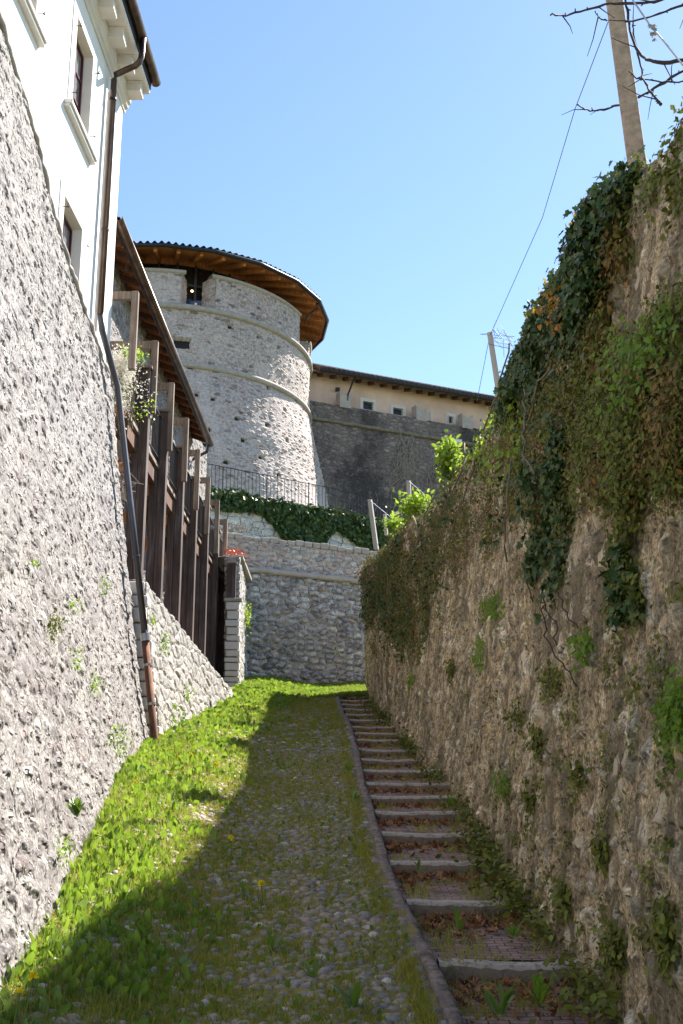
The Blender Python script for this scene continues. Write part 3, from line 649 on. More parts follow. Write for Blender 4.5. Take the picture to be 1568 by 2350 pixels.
pr = [(GX(0)-FX(0)+.03+.07*math.sin(t), -.07*math.cos(t)) for t in np.linspace(-1.7, 1.7, 10)]
def gut(ya, yb):
    mb = MB(); k = len(pr); vs = []
    for y in (ya, yb): vs += [(FX(y)+a_, y, roofline(y)+.03+b_) for a_, b_ in pr]
    fs = [(j, j+1, k+j+1, k+j) for j in range(k-1)]; mb.add(vs, fs)
    o = mb.build('gutter', M['copper'], rfv, smooth=True); s_ = o.modifiers.new('solid', 'SOLIDIFY'); s_.thickness = .008; return o
gut(15.9, 26.2)
mb = MB(); mb.hexa([(GX(15.9)-.06,15.9,roofline(15.9)-.02),(GX(15.9)-.03,15.9,roofline(15.9)-.02),(GX(26.1)-.03,26.1,roofline(26.1)-.02),(GX(26.1)-.06,26.1,roofline(26.1)-.02),
    (GX(15.9)-.06,15.9,roofline(15.9)+.10),(GX(15.9)-.03,15.9,roofline(15.9)+.10),(GX(26.1)-.03,26.1,roofline(26.1)+.10),(GX(26.1)-.06,26.1,roofline(26.1)+.10)]); mb.build('fascia', M['dark'], rfv)
mb = MB(); e = Vector((GX(26.1)+.0,26.1,roofline(26.1)-.03)); mb.tube([e, e+Vector((-.05,.05,-.15)), e+Vector((-.55,.1,-.42)), e+Vector((-.66,.12,-.7)), e+Vector((-.66,.12,-3.5))], .04, 8); mb.build('downpipe', M['steel'], gal, smooth=True)
# back wall of the gallery
Y3, Z3 = np.meshgrid(np.linspace(15.6, 28.4, 330), np.linspace(1.0, 9.15, 220), indexing='ij'); X3 = -4.35+.03*Y3
bw = grid('gallery_house', np.stack([X3, Y3, Z3], -1), np.stack([Y3, Z3], -1), M['scarp'])
P3 = bw
tag(bw, 'pale rough masonry wall behind the wooden gallery', 'wall')

# stone pier at the far end with short post and planter
pier = empty('stone_pier', (-2.4, 26, 2.8), 'stone pier with quoins beyond the last gallery post', 'pier')
Y4, Z4 = np.meshgrid(np.linspace(25.80, 28.9, 90), np.linspace(2.3, 5.82, 110), indexing='ij')
X4 = -2.27-.03*(Y4-25.7)-.02*(Z4-2.5)*1.2
P4 = np.stack([X4, Y4, Z4], -1); nr4 = [P4[:1]+np.array([-d, 0, 0]) for d in (.36,.33,.2,.05)]
nr4[0][...,1] += 2.6; nn4 = np.concatenate(nr4+[P4], 0); U4 = np.concatenate([25.8-np.array((.36,.33,.2,.05)), np.linspace(25.75, 28.9, 90)])
t4 = nn4[:, -1:].copy()+np.array([-.6, 0, .02]); nn4 = np.concatenate([nn4, t4], 1)
grid('masonry', nn4, np.stack([U4[:,None]*np.ones(nn4.shape[1]), np.concatenate([nn4[:, :-1, 2], nn4[:, -1:, 2]+.5], 1)], -1), M['rubble'], pier)
q = MB(); z = 2.35
while z < 4.72:
    h = random.uniform(.12,.24); q.box((-2.62+random.uniform(-.0,.04), 25.62+random.uniform(-.02,.02), z), (-2.265-.022*(z-2.5)+random.uniform(-.01,.02), 25.9, min(z+h-.02, 4.75))); z += h
q.build('quoin', M['trim'], pier, bevel=.025, seg=2)
mb = MB(); mb.box((-2.66,25.56,4.755),(-2.25,25.78,4.83)); mb.build('cap_slab', M['course'], pier, bevel=.015)
mb = MB(); mb.box((-2.60,25.585,4.832),(-2.505,25.69,5.62)); mb.box((-2.50,25.588,4.832),(-2.40,25.69,5.62)); mb.build('short_post', M['post'], pier, bevel=.005)
mb = MB(); mb.box((-2.62,25.56,5.622),(-2.38,25.71,5.66)); mb.build('post_cap', M['timber'], pier, bevel=.004)
mb = MB(); mb.box((-2.75,26.0,5.84),(-2.28,28.9,5.92)); mb.build('coping', M['course'], pier, bevel=.015)
pp = MB(); a = atY(562,1505,28.4); b = atY(567,1585,28.2); pp.tube([(a[0]-.06,28.7,a[2]+.1),tuple(a),tuple(b)], .035, 8)
tag(pp.build('drainpipe', M['palepipe'], smooth=True), 'short pale green drainpipe beside the stone pier', 'drainpipe')

# ------------------------------------------------------------------ far curtain wall, parapet, upper terrace wall
FD = np.array([3.04, 1.6]); FD = FD/np.linalg.norm(FD); FN = np.array([FD[1], -FD[0]])
def flat(name, p0, d, L_, z0, z1, du, dv, mat, parent=None, amp=.04, seed=0, batter=0.):
    nu = int(L_/du)+1; nv = int((z1-z0)/dv)+1
    U, Vv = np.meshgrid(np.linspace(0, L_, nu), np.linspace(z0, z1, nv), indexing='ij'); nrm_ = np.array([d[1], -d[0]])
    off = fbm(U*.5, Vv*.5, seed, 3)*amp+batter*(z1-Vv)
    X = p0[0]+d[0]*U+nrm_[0]*off; Y_ = p0[1]+d[1]*U+nrm_[1]*off
    return grid(name, np.stack([X, Y_, Vv], -1), np.stack([U, Vv], -1), mat, parent)
far = empty('curtain_wall', (-.8, 29.8, 3.2), 'grey rubble wall with string course closing the end of the lane', 'stone wall')
flat('masonry', tuple(np.array((-3.2,28.63))-FD*4), FD, 13, 2.4, 6.2, .045, .04, M['far_wall'], far, seed=51, batter=.02)
flat('parapet', (-5.2+FN[0]*-.06,27.58-FN[1]*.06), FD, 11, 6.24, 7.02, .04, .035, M['parapet_wall'], far, seed=52)
mb = MB(); a = np.array((-2.5,29.0)); 
def course(mb, p, L_, z, r, n=80, d=FD):
    pts = [(p[0]+d[0]*t+random.uniform(-.01,.01), p[1]+d[1]*t, z+random.uniform(-.012,.012)) for t in np.linspace(0, L_, n)]; mb.tube(pts, r, 8)
course(mb, (-2.75,28.80), 8.5, 6.22, .075); mb.build('string_course', M['course'], far, smooth=True)
mb = MB()
for k in range(44):
    t = k*.25; p0 = np.array((-5.2,27.66))+FD*t; p1 = p0+FD*.235; h = random.uniform(.10,.17)
    nn_ = FN*.03; b_ = -FN*.35
    mb.hexa([(p0[0]+nn_[0],p0[1]+nn_[1],7.02),(p1[0]+nn_[0],p1[1]+nn_[1],7.02),(p1[0]+b_[0],p1[1]+b_[1],7.02),(p0[0]+b_[0],p0[1]+b_[1],7.02),
             (p0[0]+nn_[0],p0[1]+nn_[1],7.02+h),(p1[0]+nn_[0],p1[1]+nn_[1],7.02+h),(p1[0]+b_[0],p1[1]+b_[1],7.02+h),(p0[0]+b_[0],p0[1]+b_[1],7.02+h)])
mb.build('coping', M['ashlar'] if False else M['course'], far, bevel=.03, seg=2)
up_ = empty('terrace_wall', (-1, 34.5, 7), 'whitish squared stone terrace wall topped with ivy below the tower', 'stone wall')
UD = np.array([5.07, 3.6]); UD = UD/np.linalg.norm(UD)
flat('masonry', (-7.7,30.16), UD, 14, 6.3, 9.35, .05, .045, M['ashlar'], up_, seed=53)
mb = MB(); mb.add([(-7.7,30.2,9.34),(3.7,38.3,9.34),(3.7,60,9.34),(-30,60,9.34),(-30,30.2,9.34)], [(0,1,2,3,4)]); tag(mb.build('upper_terrace_ground', M['terr']), 'level ground at the foot of the round tower', 'ground', kind='structure')
mb = MB(); mb.add([(-5.2,27.7,6.98),(5,33.1,6.98),(5,39,6.98),(-7.6,30.3,6.98)], [(0,1,2,3)]); tag(mb.build('middle_terrace_ground', M['terr']), 'narrow earth terrace behind the parapet', 'ground', kind='structure')
# railing on the terrace wall
mb = MB(); p0 = np.array((-7.4,30.6)); L_ = 12.6
for k in range(int(L_/.13)):
    p = p0+UD*k*.13; mb.tube([(p[0],p[1],9.3),(p[0],p[1],10.32)], .009 if k % 12 else .02, 5)
for z in (10.32, 9.5): mb.bar((p0[0],p0[1],z), (p0[0]+UD[0]*L_,p0[1]+UD[1]*L_,z), .03, .015)
tag(mb.build('iron_railing', M['iron']), 'dark iron railing along the terrace in front of the tower', 'railing')

# ------------------------------------------------------------------ round tower
TC = (-7.45, 45.4); tw = empty('round_tower', (TC[0],TC[1],9.3), 'broad round stone tower with battlements and wide wooden roof', 'tower')
def rad(z): return np.interp(z, [8,9,12,13.8,15.6,16.2,18.5,18.9], [8.0,7.75,7.0,6.62,6.24,6.1,6.1,6.1])
def drum(name, a0, a1, z0, z1, mat, nu, nv, rf=rad, parent=tw, holes=()):
    A, Zz = np.meshgrid(np.radians(np.linspace(a0, a1, nu)), np.linspace(z0, z1, nv), indexing='ij'); r = rf(Zz)+fbm(A*6, Zz, 61, 3)*.05
    for (ha, hz, hw, hh, hd) in holes:
        m_ = (abs(A-R(ha))*6.1 < hw/2) & (abs(Zz-hz) < hh/2); r = np.where(m_, r-hd, r)
    P_ = np.stack([TC[0]+r*np.sin(A), TC[1]-r*np.cos(A), Zz], -1)
    return grid(name, P_, np.stack([A*6.1, Zz], -1), mat, parent)
HO = [(14.8,17.05,.62,.42,.7)]
for (x_, y_) in [(437,841),(505,849),(573,866),(617,889),(490,915),(530,750),(594,772),(640,798),(545,960),(613,975),(480,985),(520,1060),(600,1050),(640,1090),(470,1020),(560,1010),(660,1010),(450,905),(655,940)]:
    r_ = ray(x_, y_); R0 = 6.15; aa = r_[0]**2+r_[1]**2; bb = -(r_[0]*TC[0]+r_[1]*TC[1]); cc = TC[0]**2+TC[1]**2
    for _ in range(6):
        k_ = (-bb-math.sqrt(max(bb*bb-aa*(cc-R0*R0), 0)))/aa; z_ = r_[2]*k_; R0 = float(rad(z_))
    HO.append((math.degrees(math.atan2(r_[0]*k_-TC[0], TC[1]-r_[1]*k_)), z_, .19, .15, .3))
drum('masonry', -75, 100, 8.6, 18.62, M['tower'], 560, 300, holes=HO)
for (ha, hz, hw, hh, hd) in HO:
    t_ = R(ha); r_ = float(rad(hz))-hd*.55; c_ = Vector((TC[0]+r_*math.sin(t_), TC[1]-r_*math.cos(t_), hz)); o_ = Vector((math.cos(t_), math.sin(t_), 0))
    mb = MB(); mb.bar(c_-o_*hw*.5, c_+o_*hw*.5, .04, hh*1.05); mb.build('hole_shade_slab', M['dark'], tw)  # dark slab added inside each hole, its colour standing in for shade
for z, nm in ((16.2,'string_course'),(18.5,'string_course')):
    mb = MB(); r = 6.08; mb.lathe([(r,z-.13),(r+.10,z-.12),(r+.15,z-.05),(r+.14,z+.03),(r+.06,z+.10),(r-.05,z+.12)], (TC[0],TC[1],0), -75, 100, 120); mb.build(nm, M['course'], tw, smooth=True)
# sill of the embrasures and merlons
def merlon(a0, a1, zt, s0=0, s1=0, zb=18.6):
    n = max(6, int(abs(a1-a0)/1.2)); nz = 34; nd = 9; ro, ri = 6.1, 5.35
    th = np.radians(np.linspace(a0, a1, n*6)); zz = np.linspace(zb, zt, nz)
    A, Zz = np.meshgrid(th, zz, indexing='ij'); off = fbm(A*20, Zz*2, 63)*.015
    O = np.stack([TC[0]+(ro+off)*np.sin(A), TC[1]-(ro+off)*np.cos(A), Zz], -1)
    def side(a, s):
        r = np.linspace(ri, ro, nd); aa = R(a)+R(s)*(ro-r)/(ro-ri); return np.stack([np.stack([TC[0]+rr*np.sin(q_)*np.ones(nz), TC[1]-rr*np.cos(q_)*np.ones(nz), zz], -1) for rr, q_ in zip(r, aa)], 0)
    P_ = np.concatenate([side(a0, s0), O, side(a1, s1)[::-1]], 0)
    d = np.concatenate([[0], np.cumsum(np.linalg.norm(np.diff(P_[:,0], axis=0), axis=1))])
    o = grid('merlon', P_, np.stack([d[:,None]*np.ones(nz)+a0, P_[...,2]], -1), M['tower'], tw)
    mb = MB(); b0, b1 = a0+s0*.5, a1+s1*.5
    mb.lathe([(ri-.02,zt-.02),(ri-.02,zt+.05),(5.7,zt+.12),(ro+.03,zt+.06),(ro+.09,zt+.0),(ro+.06,zt-.07),(ro-.02,zt-.10)], (TC[0],TC[1],0), b0, b1, n*2); mb.build('coping', M['course'], o, smooth=True)
merlon(-70, 13.7, 19.92, 0, 3.0); merlon(26.2, 70.5, 19.95, -3.2, 0); merlon(84, 99, 19.4)
# glazed drum behind the battlements
def ringbox(r0, r1, z0, z1, a0, a1, n, nm, mat, par=tw):
    mb = MB(); mb.lathe([(r0,z0),(r1,z0),(r1,z1),(r0,z1),(r0,z0)], (TC[0],TC[1],0), a0, a1, n); return mb.build(nm, mat, par)
ringbox(4.7, 4.72, 18.5, 21.0, -90, 110, 60, 'glazing', M['blackglass'])
ringbox(4.68, 4.80, 20.86, 21.3, -90, 110, 60, 'wooden_frieze', M['orange'])
ringbox(4.9, 5.25, 18.62, 18.7, -90, 110, 40, 'walkway', M['course'])
for a in np.arange(-30, 80, 8.6):
    mb = MB(); t = R(a); mb.bar((TC[0]+4.8*math.sin(t),TC[1]-4.8*math.cos(t),18.6), (TC[0]+4.8*math.sin(t),TC[1]-4.8*math.cos(t),20.9), .07, .09); mb.build('mullion', M['steel'], tw)
ringbox(4.74, 4.84, 19.98, 20.06, -30, 80, 40, 'transom', M['steel'])
mb = MB(); ta = R(19.5); cx_, cy_ = TC[0]+5.0*math.sin(ta), TC[1]-5.0*math.cos(ta); mb.bar((cx_-.42,cy_,19.02), (cx_+.42,cy_,19.16-.14), .04, .55); mb.build('blue_panel', M['glass'], tw)
# roof: boarded soffit on radial rafters, dark gutter, tiles
RE = 6.80; ZE = 20.54
nseg = 22; fa = lambda a: RE*math.cos(math.pi/nseg)/math.cos(((a-7) % (360/nseg)-180/nseg)*math.pi/180)
A_ = np.linspace(-90, 120, 421); rows = []
for s_ in np.linspace(0, 1, 6): rows.append([(TC[0]+(fa(a)*(1-s_)+4.6*s_)*math.sin(R(a)), TC[1]-(fa(a)*(1-s_)+4.6*s_)*math.cos(R(a)), ZE+.62*s_) for a in A_])
rw_ = np.array(rows).transpose(1,0,2); rfo = grid('roof', rw_, np.stack([np.radians(A_)[:,None]*7*np.ones(6), np.linspace(0,2.5,6)[None]*np.ones((len(A_),1))], -1), M['orange'], tw)
for a in np.arange(-78, 110, 7.5):
    t = R(a); mb = MB(); r1 = fa(a)-.12; mb.bar((TC[0]+r1*math.sin(t),TC[1]-r1*math.cos(t),ZE-.06), (TC[0]+4.7*math.sin(t),TC[1]-4.7*math.cos(t),ZE+.5), .13, .16); mb.build('rafter', M['orange'], rfo)
mb = MB(); pts = [(TC[0]+(fa(a)+.05)*math.sin(R(a)), TC[1]-(fa(a)+.05)*math.cos(R(a)), ZE+.02) for a in np.linspace(-90, 120, 200)]; mb.tube(pts, .085, 8); mb.build('gutter', M['dark'], rfo, smooth=True)
A2 = np.linspace(-90, 120, 1500); rr = []
for s_ in np.linspace(0, 1, 10):
    r_ = np.array([fa(a) for a in A2])*(1-s_*.75)+.08*(1-s_)
    rr.append(np.stack([TC[0]+r_*np.sin(np.radians(A2)), TC[1]-r_*np.cos(np.radians(A2)), ZE+.14+2.0*s_+.05*np.cos(np.radians(A2)*RE*2*math.pi/.26)], -1))
grid('tiles', np.array(rr).transpose(1,0,2), np.zeros((len(A2),10,2)), M['tile'], rfo)
mb = MB(); a_ = 74; t = R(a_); e = Vector((TC[0]+6.7*math.sin(t), TC[1]-6.7*math.cos(t), ZE)); mb.tube([e, e+Vector((.0,0,-.25)), e+Vector((-.3,0,-.45)), e+Vector((-.45,0,-.75))], .045, 8); mb.build('spout', M['dark'], rfo)
mb = MB(); mb.add(*[(lambda v, f: ([tuple(q) for q in v*.045+np.array(atY(441,668,TC[1]-5.3))], [tuple(q) for q in f]))(*ico(2))][0]); 
m_, N_, L_2, P_b = newmat('lit_bulb'); P_b.inputs['Emission Color'].default_value = (1,.7,.35,1); P_b.inputs['Emission Strength'].default_value = 3
mb.build('lamp_bulb', m_, tw)

# ------------------------------------------------------------------ dark fortress wall and pink building
KD = np.array([6.1, 3.0]); KD = KD/np.linalg.norm(KD); K0 = np.array((-2.2, 45.6))
dwall = empty('fortress_wall', (2, 47.6, 9.3), 'dark stained fortress wall with swallowtail merlons beside the tower', 'fortress wall')
flat('masonry', K0, KD, 16, 8.8, 17.22, .075, .065, M['dark_wall'], dwall, seed=71, amp=.08, batter=.01)
mb = MB(); course(mb, K0+np.array((KD[1],-KD[0]))*.06, 15.5, 16.42, .085, 90, KD); mb.build('string_course', M['course2'], dwall, smooth=True)
def onK(x_, y_, off=0):
    r_ = ray(x_, y_); n_ = np.array((KD[1], -KD[0])); k_ = (n_@K0+off)/(n_[0]*r_[0]+n_[1]*r_[1]); return r_*k_
nK = np.array((KD[1], -KD[0]))
for x_ in (793, 967, 1071, 884):
    p = onK(x_, 930); mb = MB(); s0 = (p[:2]-K0)@KD
    wdt = .27; top = 17.84
    pr_ = [(-wdt,17.15),(wdt,17.15),(wdt,17.62),(wdt+.03,top),(.05,17.66),(-.05,17.66),(-wdt-.03,top),(-wdt,17.62)]
    if x_ == 884: continue
    vs = [(*(K0+KD*(s0+a)+nK*o_), z) for o_ in (.03,-.35) for a, z in pr_]; k = len(pr_)
    mb.add(vs, [(0,1,2,3,4),(0,4,5),(0,5,6,7),tuple(k+i for i in (4,3,2,1,0)),(k+5,k+4,k),(k+7,k+6,k+5,k)]+[(i,k+i,k+(i+1)%k,(i+1)%k) for i in range(k)])
    mb.build('merlon', M['course'], dwall)
pink = empty('pink_building', (2, 49, 17), 'pink plastered building with dark tiled eaves above the fortress wall', 'building')
nb = -nK
Pp = lambda s, o_, z: (K0[0]+KD[0]*s+nb[0]*o_, K0[1]+KD[1]*s+nb[1]*o_, z)
OW = .55
wins = []
for (x0_, y0_, x1_, y1_) in ((833,920,857,942),(902,935,925,954),(1030,955,1040,972)):
    a, b = onK(x0_, y0_, -OW), onK(x1_, y1_, -OW); wins.append(((a[:2]-K0)@KD, (b[:2]-K0)@KD, b[2], a[2]))
ss = sorted({.2,16.5,*[q for w_ in wins for q in w_[:2]]}); zz = sorted({16.0,19.2,*[q for w_ in wins for q in w_[2:]]}); mb = MB()
for i in range(len(ss)-1):
    for j in range(len(zz)-1):
        c_, d_ = (ss[i]+ss[i+1])/2, (zz[j]+zz[j+1])/2
        if any(w_[0] < c_ < w_[1] and w_[2] < d_ < w_[3] for w_ in wins): continue
        mb.add([Pp(ss[i],OW,zz[j]),Pp(ss[i+1],OW,zz[j]),Pp(ss[i+1],OW,zz[j+1]),Pp(ss[i],OW,zz[j+1])], [(0,1,2,3)])
mb.build('wall', M['pink'], pink)
for a, b, c_, d_ in wins:
    mb = MB(); t = .14
    for (s0, s1, z0, z1) in ((a-t,a,c_-.02,d_+t),(b,b+t,c_-.02,d_+t),(a,b,d_,d_+t)):
        mb.hexa([Pp(s0,OW-.03,z0),Pp(s1,OW-.03,z0),Pp(s1,OW+.2,z0),Pp(s0,OW+.2,z0),Pp(s0,OW-.03,z1),Pp(s1,OW-.03,z1),Pp(s1,OW+.2,z1),Pp(s0,OW+.2,z1)])
    fo = mb.build('window_surround', M['trim'], pink)
    mb = MB(); mb.add([Pp(a,OW+.16,c_),Pp(b,OW+.16,c_),Pp(b,OW+.16,d_),Pp(a,OW+.16,d_)], [(0,1,2,3)]); mb.build('pane', M['glass'], fo)
    mb = MB()
    for k in range(1, 4): s_ = a+(b-a)*k/4; mb.bar(Pp(s_,OW+.12,c_), Pp(s_,OW+.12,d_), .02, .02)
    for k in range(1, 4): z_ = c_+(d_-c_)*k/4; mb.bar(Pp(a,OW+.12,z_), Pp(b,OW+.12,z_), .02, .02)
    mb.build('bars', M['iron'], fo)
for (xa, ya, xb, yb_) in ((988,945,993,965),(1026,952,1030,975)):
    mb = MB(); a = onK(xa, ya, -OW+.02); b = onK(xb, yb_, -OW+.02); s0, s1 = (a[:2]-K0)@KD, (b[:2]-K0)@KD
    mb.hexa([Pp(s0,OW-.03,b[2]-.3),Pp(s1,OW-.03,b[2]-.3),Pp(s1,OW+.1,b[2]-.3),Pp(s0,OW+.1,b[2]-.3),Pp(s0,OW-.03,a[2]),Pp(s1,OW-.03,a[2]),Pp(s1,OW+.1,a[2]),Pp(s0,OW+.1,a[2])]); mb.build('jamb', M['trim'], pink)
mb = MB(); s0, s1 = 1.35, 16.5; zl = lambda s: 18.50+.0*(s)
mb.hexa([Pp(s0,-.15,18.58),Pp(s1,-.15,18.70),Pp(s1,4,20.7),Pp(s0,4,20.6),Pp(s0,-.15,18.66),Pp(s1,-.15,18.78),Pp(s1,4,20.8),Pp(s0,4,20.7)])
rp = mb.build('roof', M['dark'], pink)
mb = MB(); s = .3
mb.hexa([Pp(.2,.1,18.45),Pp(1.35,.1,18.52),Pp(1.35,4,20.3),Pp(.2,4,20.2),Pp(.2,.1,18.55),Pp(1.35,.1,18.62),Pp(1.35,4,20.4),Pp(.2,4,20.3)]); mb.build('lower_roof', M['dark'], pink)
for k in range(24):
    s = 1.6+.62*k; z = 18.56+.008*(s); mb = MB(); mb.bar(Pp(s,-.08,z-.08), Pp(s,.6,z+.12), .14, .15); mb.build('rafter', M['dkwood'], rp)
mb = MB(); mb.tube([Pp(1.3,-.2,18.62), Pp(16.5,-.2,18.74)], .07, 8); mb.build('gutter', M['dark'], rp)
mb = MB(); s = 1.4
while s < 16.4: z = 18.72+.008*(s-1.4); mb.tube([Pp(s,-.2,z), Pp(s,1.6,z+.85)], .09, 6); s += .24
mb.build('tiles', M['tile'], rp)
mb = MB(); a, b = onK(812, 872, .0), onK(799, 905, .0); mb.tube([tuple(onK(815,866,.1)), tuple(a), tuple(b), tuple(onK(797,920,.0))], .04, 8); mb.build('downpipe', M['dark'], pink, smooth=True)
mb = MB(); a = onK(775, 894, -.35); mb.box((a[0]-.1,a[1]-.08,a[2]-.06),(a[0]+.1,a[1]+.08,a[2]+.07)); mb.build('floodlight', M['dark'], pink)
# bare climbing twigs on the dark wall
def twigs(name, px, py, rx, ry, n, mat, label, cat, leaf=None):
    mb = MB()
    for _ in range(n):
        x_ = random.gauss(px, rx*.5); y_ = random.gauss(py, ry*.5); pts = [onK(x_, y_, .12)]
        for k in range(4): x_ += random.gauss(0, 5); y_ += random.uniform(4, 14); pts.append(onK(x_, y_, .10+random.uniform(0,.12)))
        mb.tube([tuple(p) for p in pts], .012, 4)
    return tag(mb.build(name, mat), label, cat)
M['twig'] = plain('pale_twigs', (.34,.29,.25), .9, .2, 20)
twigs('climber', 932, 1040, 26, 46, 90, M['twig'], 'dry pale climber hanging on the middle of the dark fortress wall', 'climbing plant')
twigs('climber', 1010, 1065, 22, 14, 50, M['twig'], 'small dry climber on the right of the dark fortress wall', 'climbing plant')
twigs('climber', 960, 1120, 60, 50, 60, M['twig'], 'sparse dry twigs low on the dark fortress wall', 'climbing plant')

# ------------------------------------------------------------------ stairway beside the lane
stair = empty('stairway', (1, 5.5, -1), 'narrow stairway of worn stone edged steps with brick pavers', 'stairway')
LY = [4.2,5.5,6.86,8.19,9.38,10.49,11.57,12.47,13.36,14.4,15.41,16.42,17.64,18.54,19.54,20.66,21.74,22.8,23.9,24.97,26.1]
for i in range(len(LY)-1):
    y0, y1 = LY[i], LY[i+1]; z0 = -2+.18*y0+.0; z1 = -2+.18*y1-.105
    xl = float(kx(y0))+.0; xr = float(bx(y0))+.16; n = 26
    # edging stone with uneven worn nose
    xs = np.linspace(xl, xr, n); P_ = []
    sk = random.uniform(-.03,.03)
    for x in xs:
        t = (x-xl)/(xr-xl); sag = -.02*math.sin(math.pi*t)+.012*t+float(fbm(x*5+i*7, i*3.3, 81))*.014; yo = y0+sk*t+float(fbm(x*4+i*5, 9.1, 82))*.02
        zt_ = z0+sag; ro = .018+.008*random.random()
        P_.append([(x,yo+.012,zt_-.2),(x,yo-.004,zt_-.10),(x,yo-.006,zt_-ro*1.3),(x,yo+ro*.5,zt_-ro*.3),(x,yo+ro*1.6,zt_),(x,yo+.09,zt_+.004),(x,yo+.16,zt_-.004),(x,yo+.17,zt_-.05)])
    P_ = np.array(P_); st = grid('step', P_, P_[...,[0,2]], M['riser'], stair)
    st.data.materials[0] = M['riser']
    nx_, ny_ = 20, 20; U, Vv = np.meshgrid(np.linspace(0, 1, nx_), np.linspace(0, 1, ny_), indexing='ij')
    Yp = y0+.13+(y1-y0-.10)*Vv; Xp = (kx(Yp))*(1-U)+(bx(Yp)+.18)*U; Zp = z0-.012+(z1-z0+.012)*Vv+fbm(Xp*4, Yp*4, 84)*.012
    grid('tread', np.stack([Xp, Yp, Zp], -1), np.stack([Xp+i*.37, Yp+i*.11], -1), M['paver'], st)
kb = empty('kerb', (.6, 6, -1), 'raised narrow stone kerb between cobbles and steps', 'kerb')
y = 4.0
while y < 25.5:
    l_ = random.uniform(.45, .95); ye = min(y+l_, 25.6); n = max(8, int((ye-y)/.045)); P_ = []; o1 = random.uniform(-.01,.01)
    for t in np.linspace(y+.012, ye-.012, n):
        xc = float(kx(t))-.055+o1; z = -2+.18*t+.03+float(fbm(t*6, 3.3, 85))*.014; w1 = .043+float(fbm(t*5, 8.8, 86))*.014
        w1 = .038+float(fbm(t*9, 8.8, 86))*.008; z -= .012
        P_.append([(xc-w1,t,z-.15),(xc-w1,t,z-.012),(xc-w1+.010,t,z),(xc,t,z+.001+float(fbm(t*14, 1.3, 87))*.006),(xc+w1-.010,t,z),(xc+w1,t,z-.012),(xc+w1,t,z-.24)])
    P_ = np.array(P_); P_ = np.concatenate([P_[:1]*1, P_, P_[-1:]*1], 0); P_[0,:,2] -= .08; P_[-1,:,2] -= .08
    grid('kerb_stone', P_, P_[...,:2], M['granite'], kb, smooth=False); y = ye
tag(grid('stair_bed', np.stack([kx(Yt)*(1-St)+(bx(Yt)+.3)*St, Yt, -2.35+.18*Yt], -1), np.stack([Xt, Yt], -1), M['terr']), 'earth bed under the stairway', 'ground', kind='structure')

# ------------------------------------------------------------------ vegetation templates
LEAF = (np.array([(0,0,0),(.28,.35,.05),(.22,.72,.03),(0,1,-.06),(-.22,.72,.03),(-.28,.35,.05),(0,.5,-.03)]), np.array([(0,1,6),(1,2,6),(2,3,6),(3,4,6),(4,5,6),(5,0,6)]))
IVY = (np.array([(0,0,0),(.32,-.12,.04),(.55,.15,.06),(.30,.36,.02),(.38,.68,.05),(.12,.66,0),(0,1.05,-.08),(-.12,.66,0),(-.38,.68,.05),(-.30,.36,.02),(-.55,.15,.06),(-.32,-.12,.04),(0,.35,-.05)]), np.array([(i,(i+1) % 12,12) for i in range(12)]))
SMALL = (np.array([(0,0,0),(.3,.5,.06),(0,1,0),(-.3,.5,.06)]), np.array([(0,1,2),(0,2,3)]))
BLADE = (np.array([(-.5,0,0),(.5,0,0),(-.38,.4,.06),(.38,.4,.06),(-.2,.75,.22),(.2,.75,.22),(0,1,.42)]), np.array([(0,1,3),(0,3,2),(2,3,5),(2,5,4),(4,5,6)]))
DOCK = (np.array([(-.05,0,0),(.05,0,0),(-.14,.3,.10),(.14,.3,.10),(-.17,.6,.22),(.17,.6,.22),(-.1,.85,.24),(.1,.85,.24),(0,1,.2),(0,.3,.07),(0,.6,.17),(0,.85,.2)]), np.array([(0,1,9),(0,9,2),(1,3,9),(2,9,10),(2,10,4),(9,3,5),(9,5,10),(4,10,11),(4,11,6),(10,5,7),(10,7,11),(6,11,8),(11,7,8)]))
CRUMP = (np.array([(0,0,.15),(.3,-.1,.0),(.55,.2,.25),(.3,.35,.05),(.4,.7,.3),(0,.6,.0),(0,1,.35),(-.15,.6,.05),(-.45,.65,.3),(-.3,.3,.1),(-.5,.1,.3),(0,.35,.12)]), np.array([(i,(i+1) % 11,11) for i in range(11)]))

def inpoly(px, py, poly):
    c = np.zeros(len(px), bool); n = len(poly); j = n-1
    for i in range(n):
        xi, yi = poly[i]; xj, yj = poly[j]
        k = ((yi > py) != (yj > py)) & (px < (xj-xi)*(py-yi)/((yj-yi) or 1e-9)+xi); c ^= k; j = i
    return c
NW = 700000
wy = 4.2*(26.9/4.2)**rng.random(NW); wt = rng.random(NW)**.9; WP = RW(wy, wt); wpx, wpy = proj(WP)
wok = (wpx > 820) & (wpx < 1600) & (wpy > 150)
WJ1 = fbm(wy*2.2, WP[:,2]*2.2, 131, 4)*70+rng.normal(0,5,NW); WJ2 = fbm(wy*2.2, WP[:,2]*2.2, 137, 4)*110+rng.normal(0,8,NW)
def wall_ids(n, poly=None, blob=None, dens=None):
    m = wok.copy()
    if poly is not None: m &= inpoly(wpx+WJ1, wpy+WJ2, poly)
    if blob is not None:
        x, y, rx, ry = blob; m &= ((wpx-x)/rx)**2+((wpy-y)/ry)**2 < rng.uniform(.2, 1.1, NW)
    if dens is not None: m &= rng.random(NW) < dens
    ids = np.nonzero(m)[0]
    if len(ids) == 0: return ids
    # constant density in world area
    wgt = WP[ids,1]; pr_ = wgt/wgt.sum()
    return rng.choice(ids, min(n, len(ids)*4), p=pr_)
def clump_noise(ids, s=3.0, seed=0): return fbm(wy[ids]*s, WP[ids,2]*s, seed, 3)
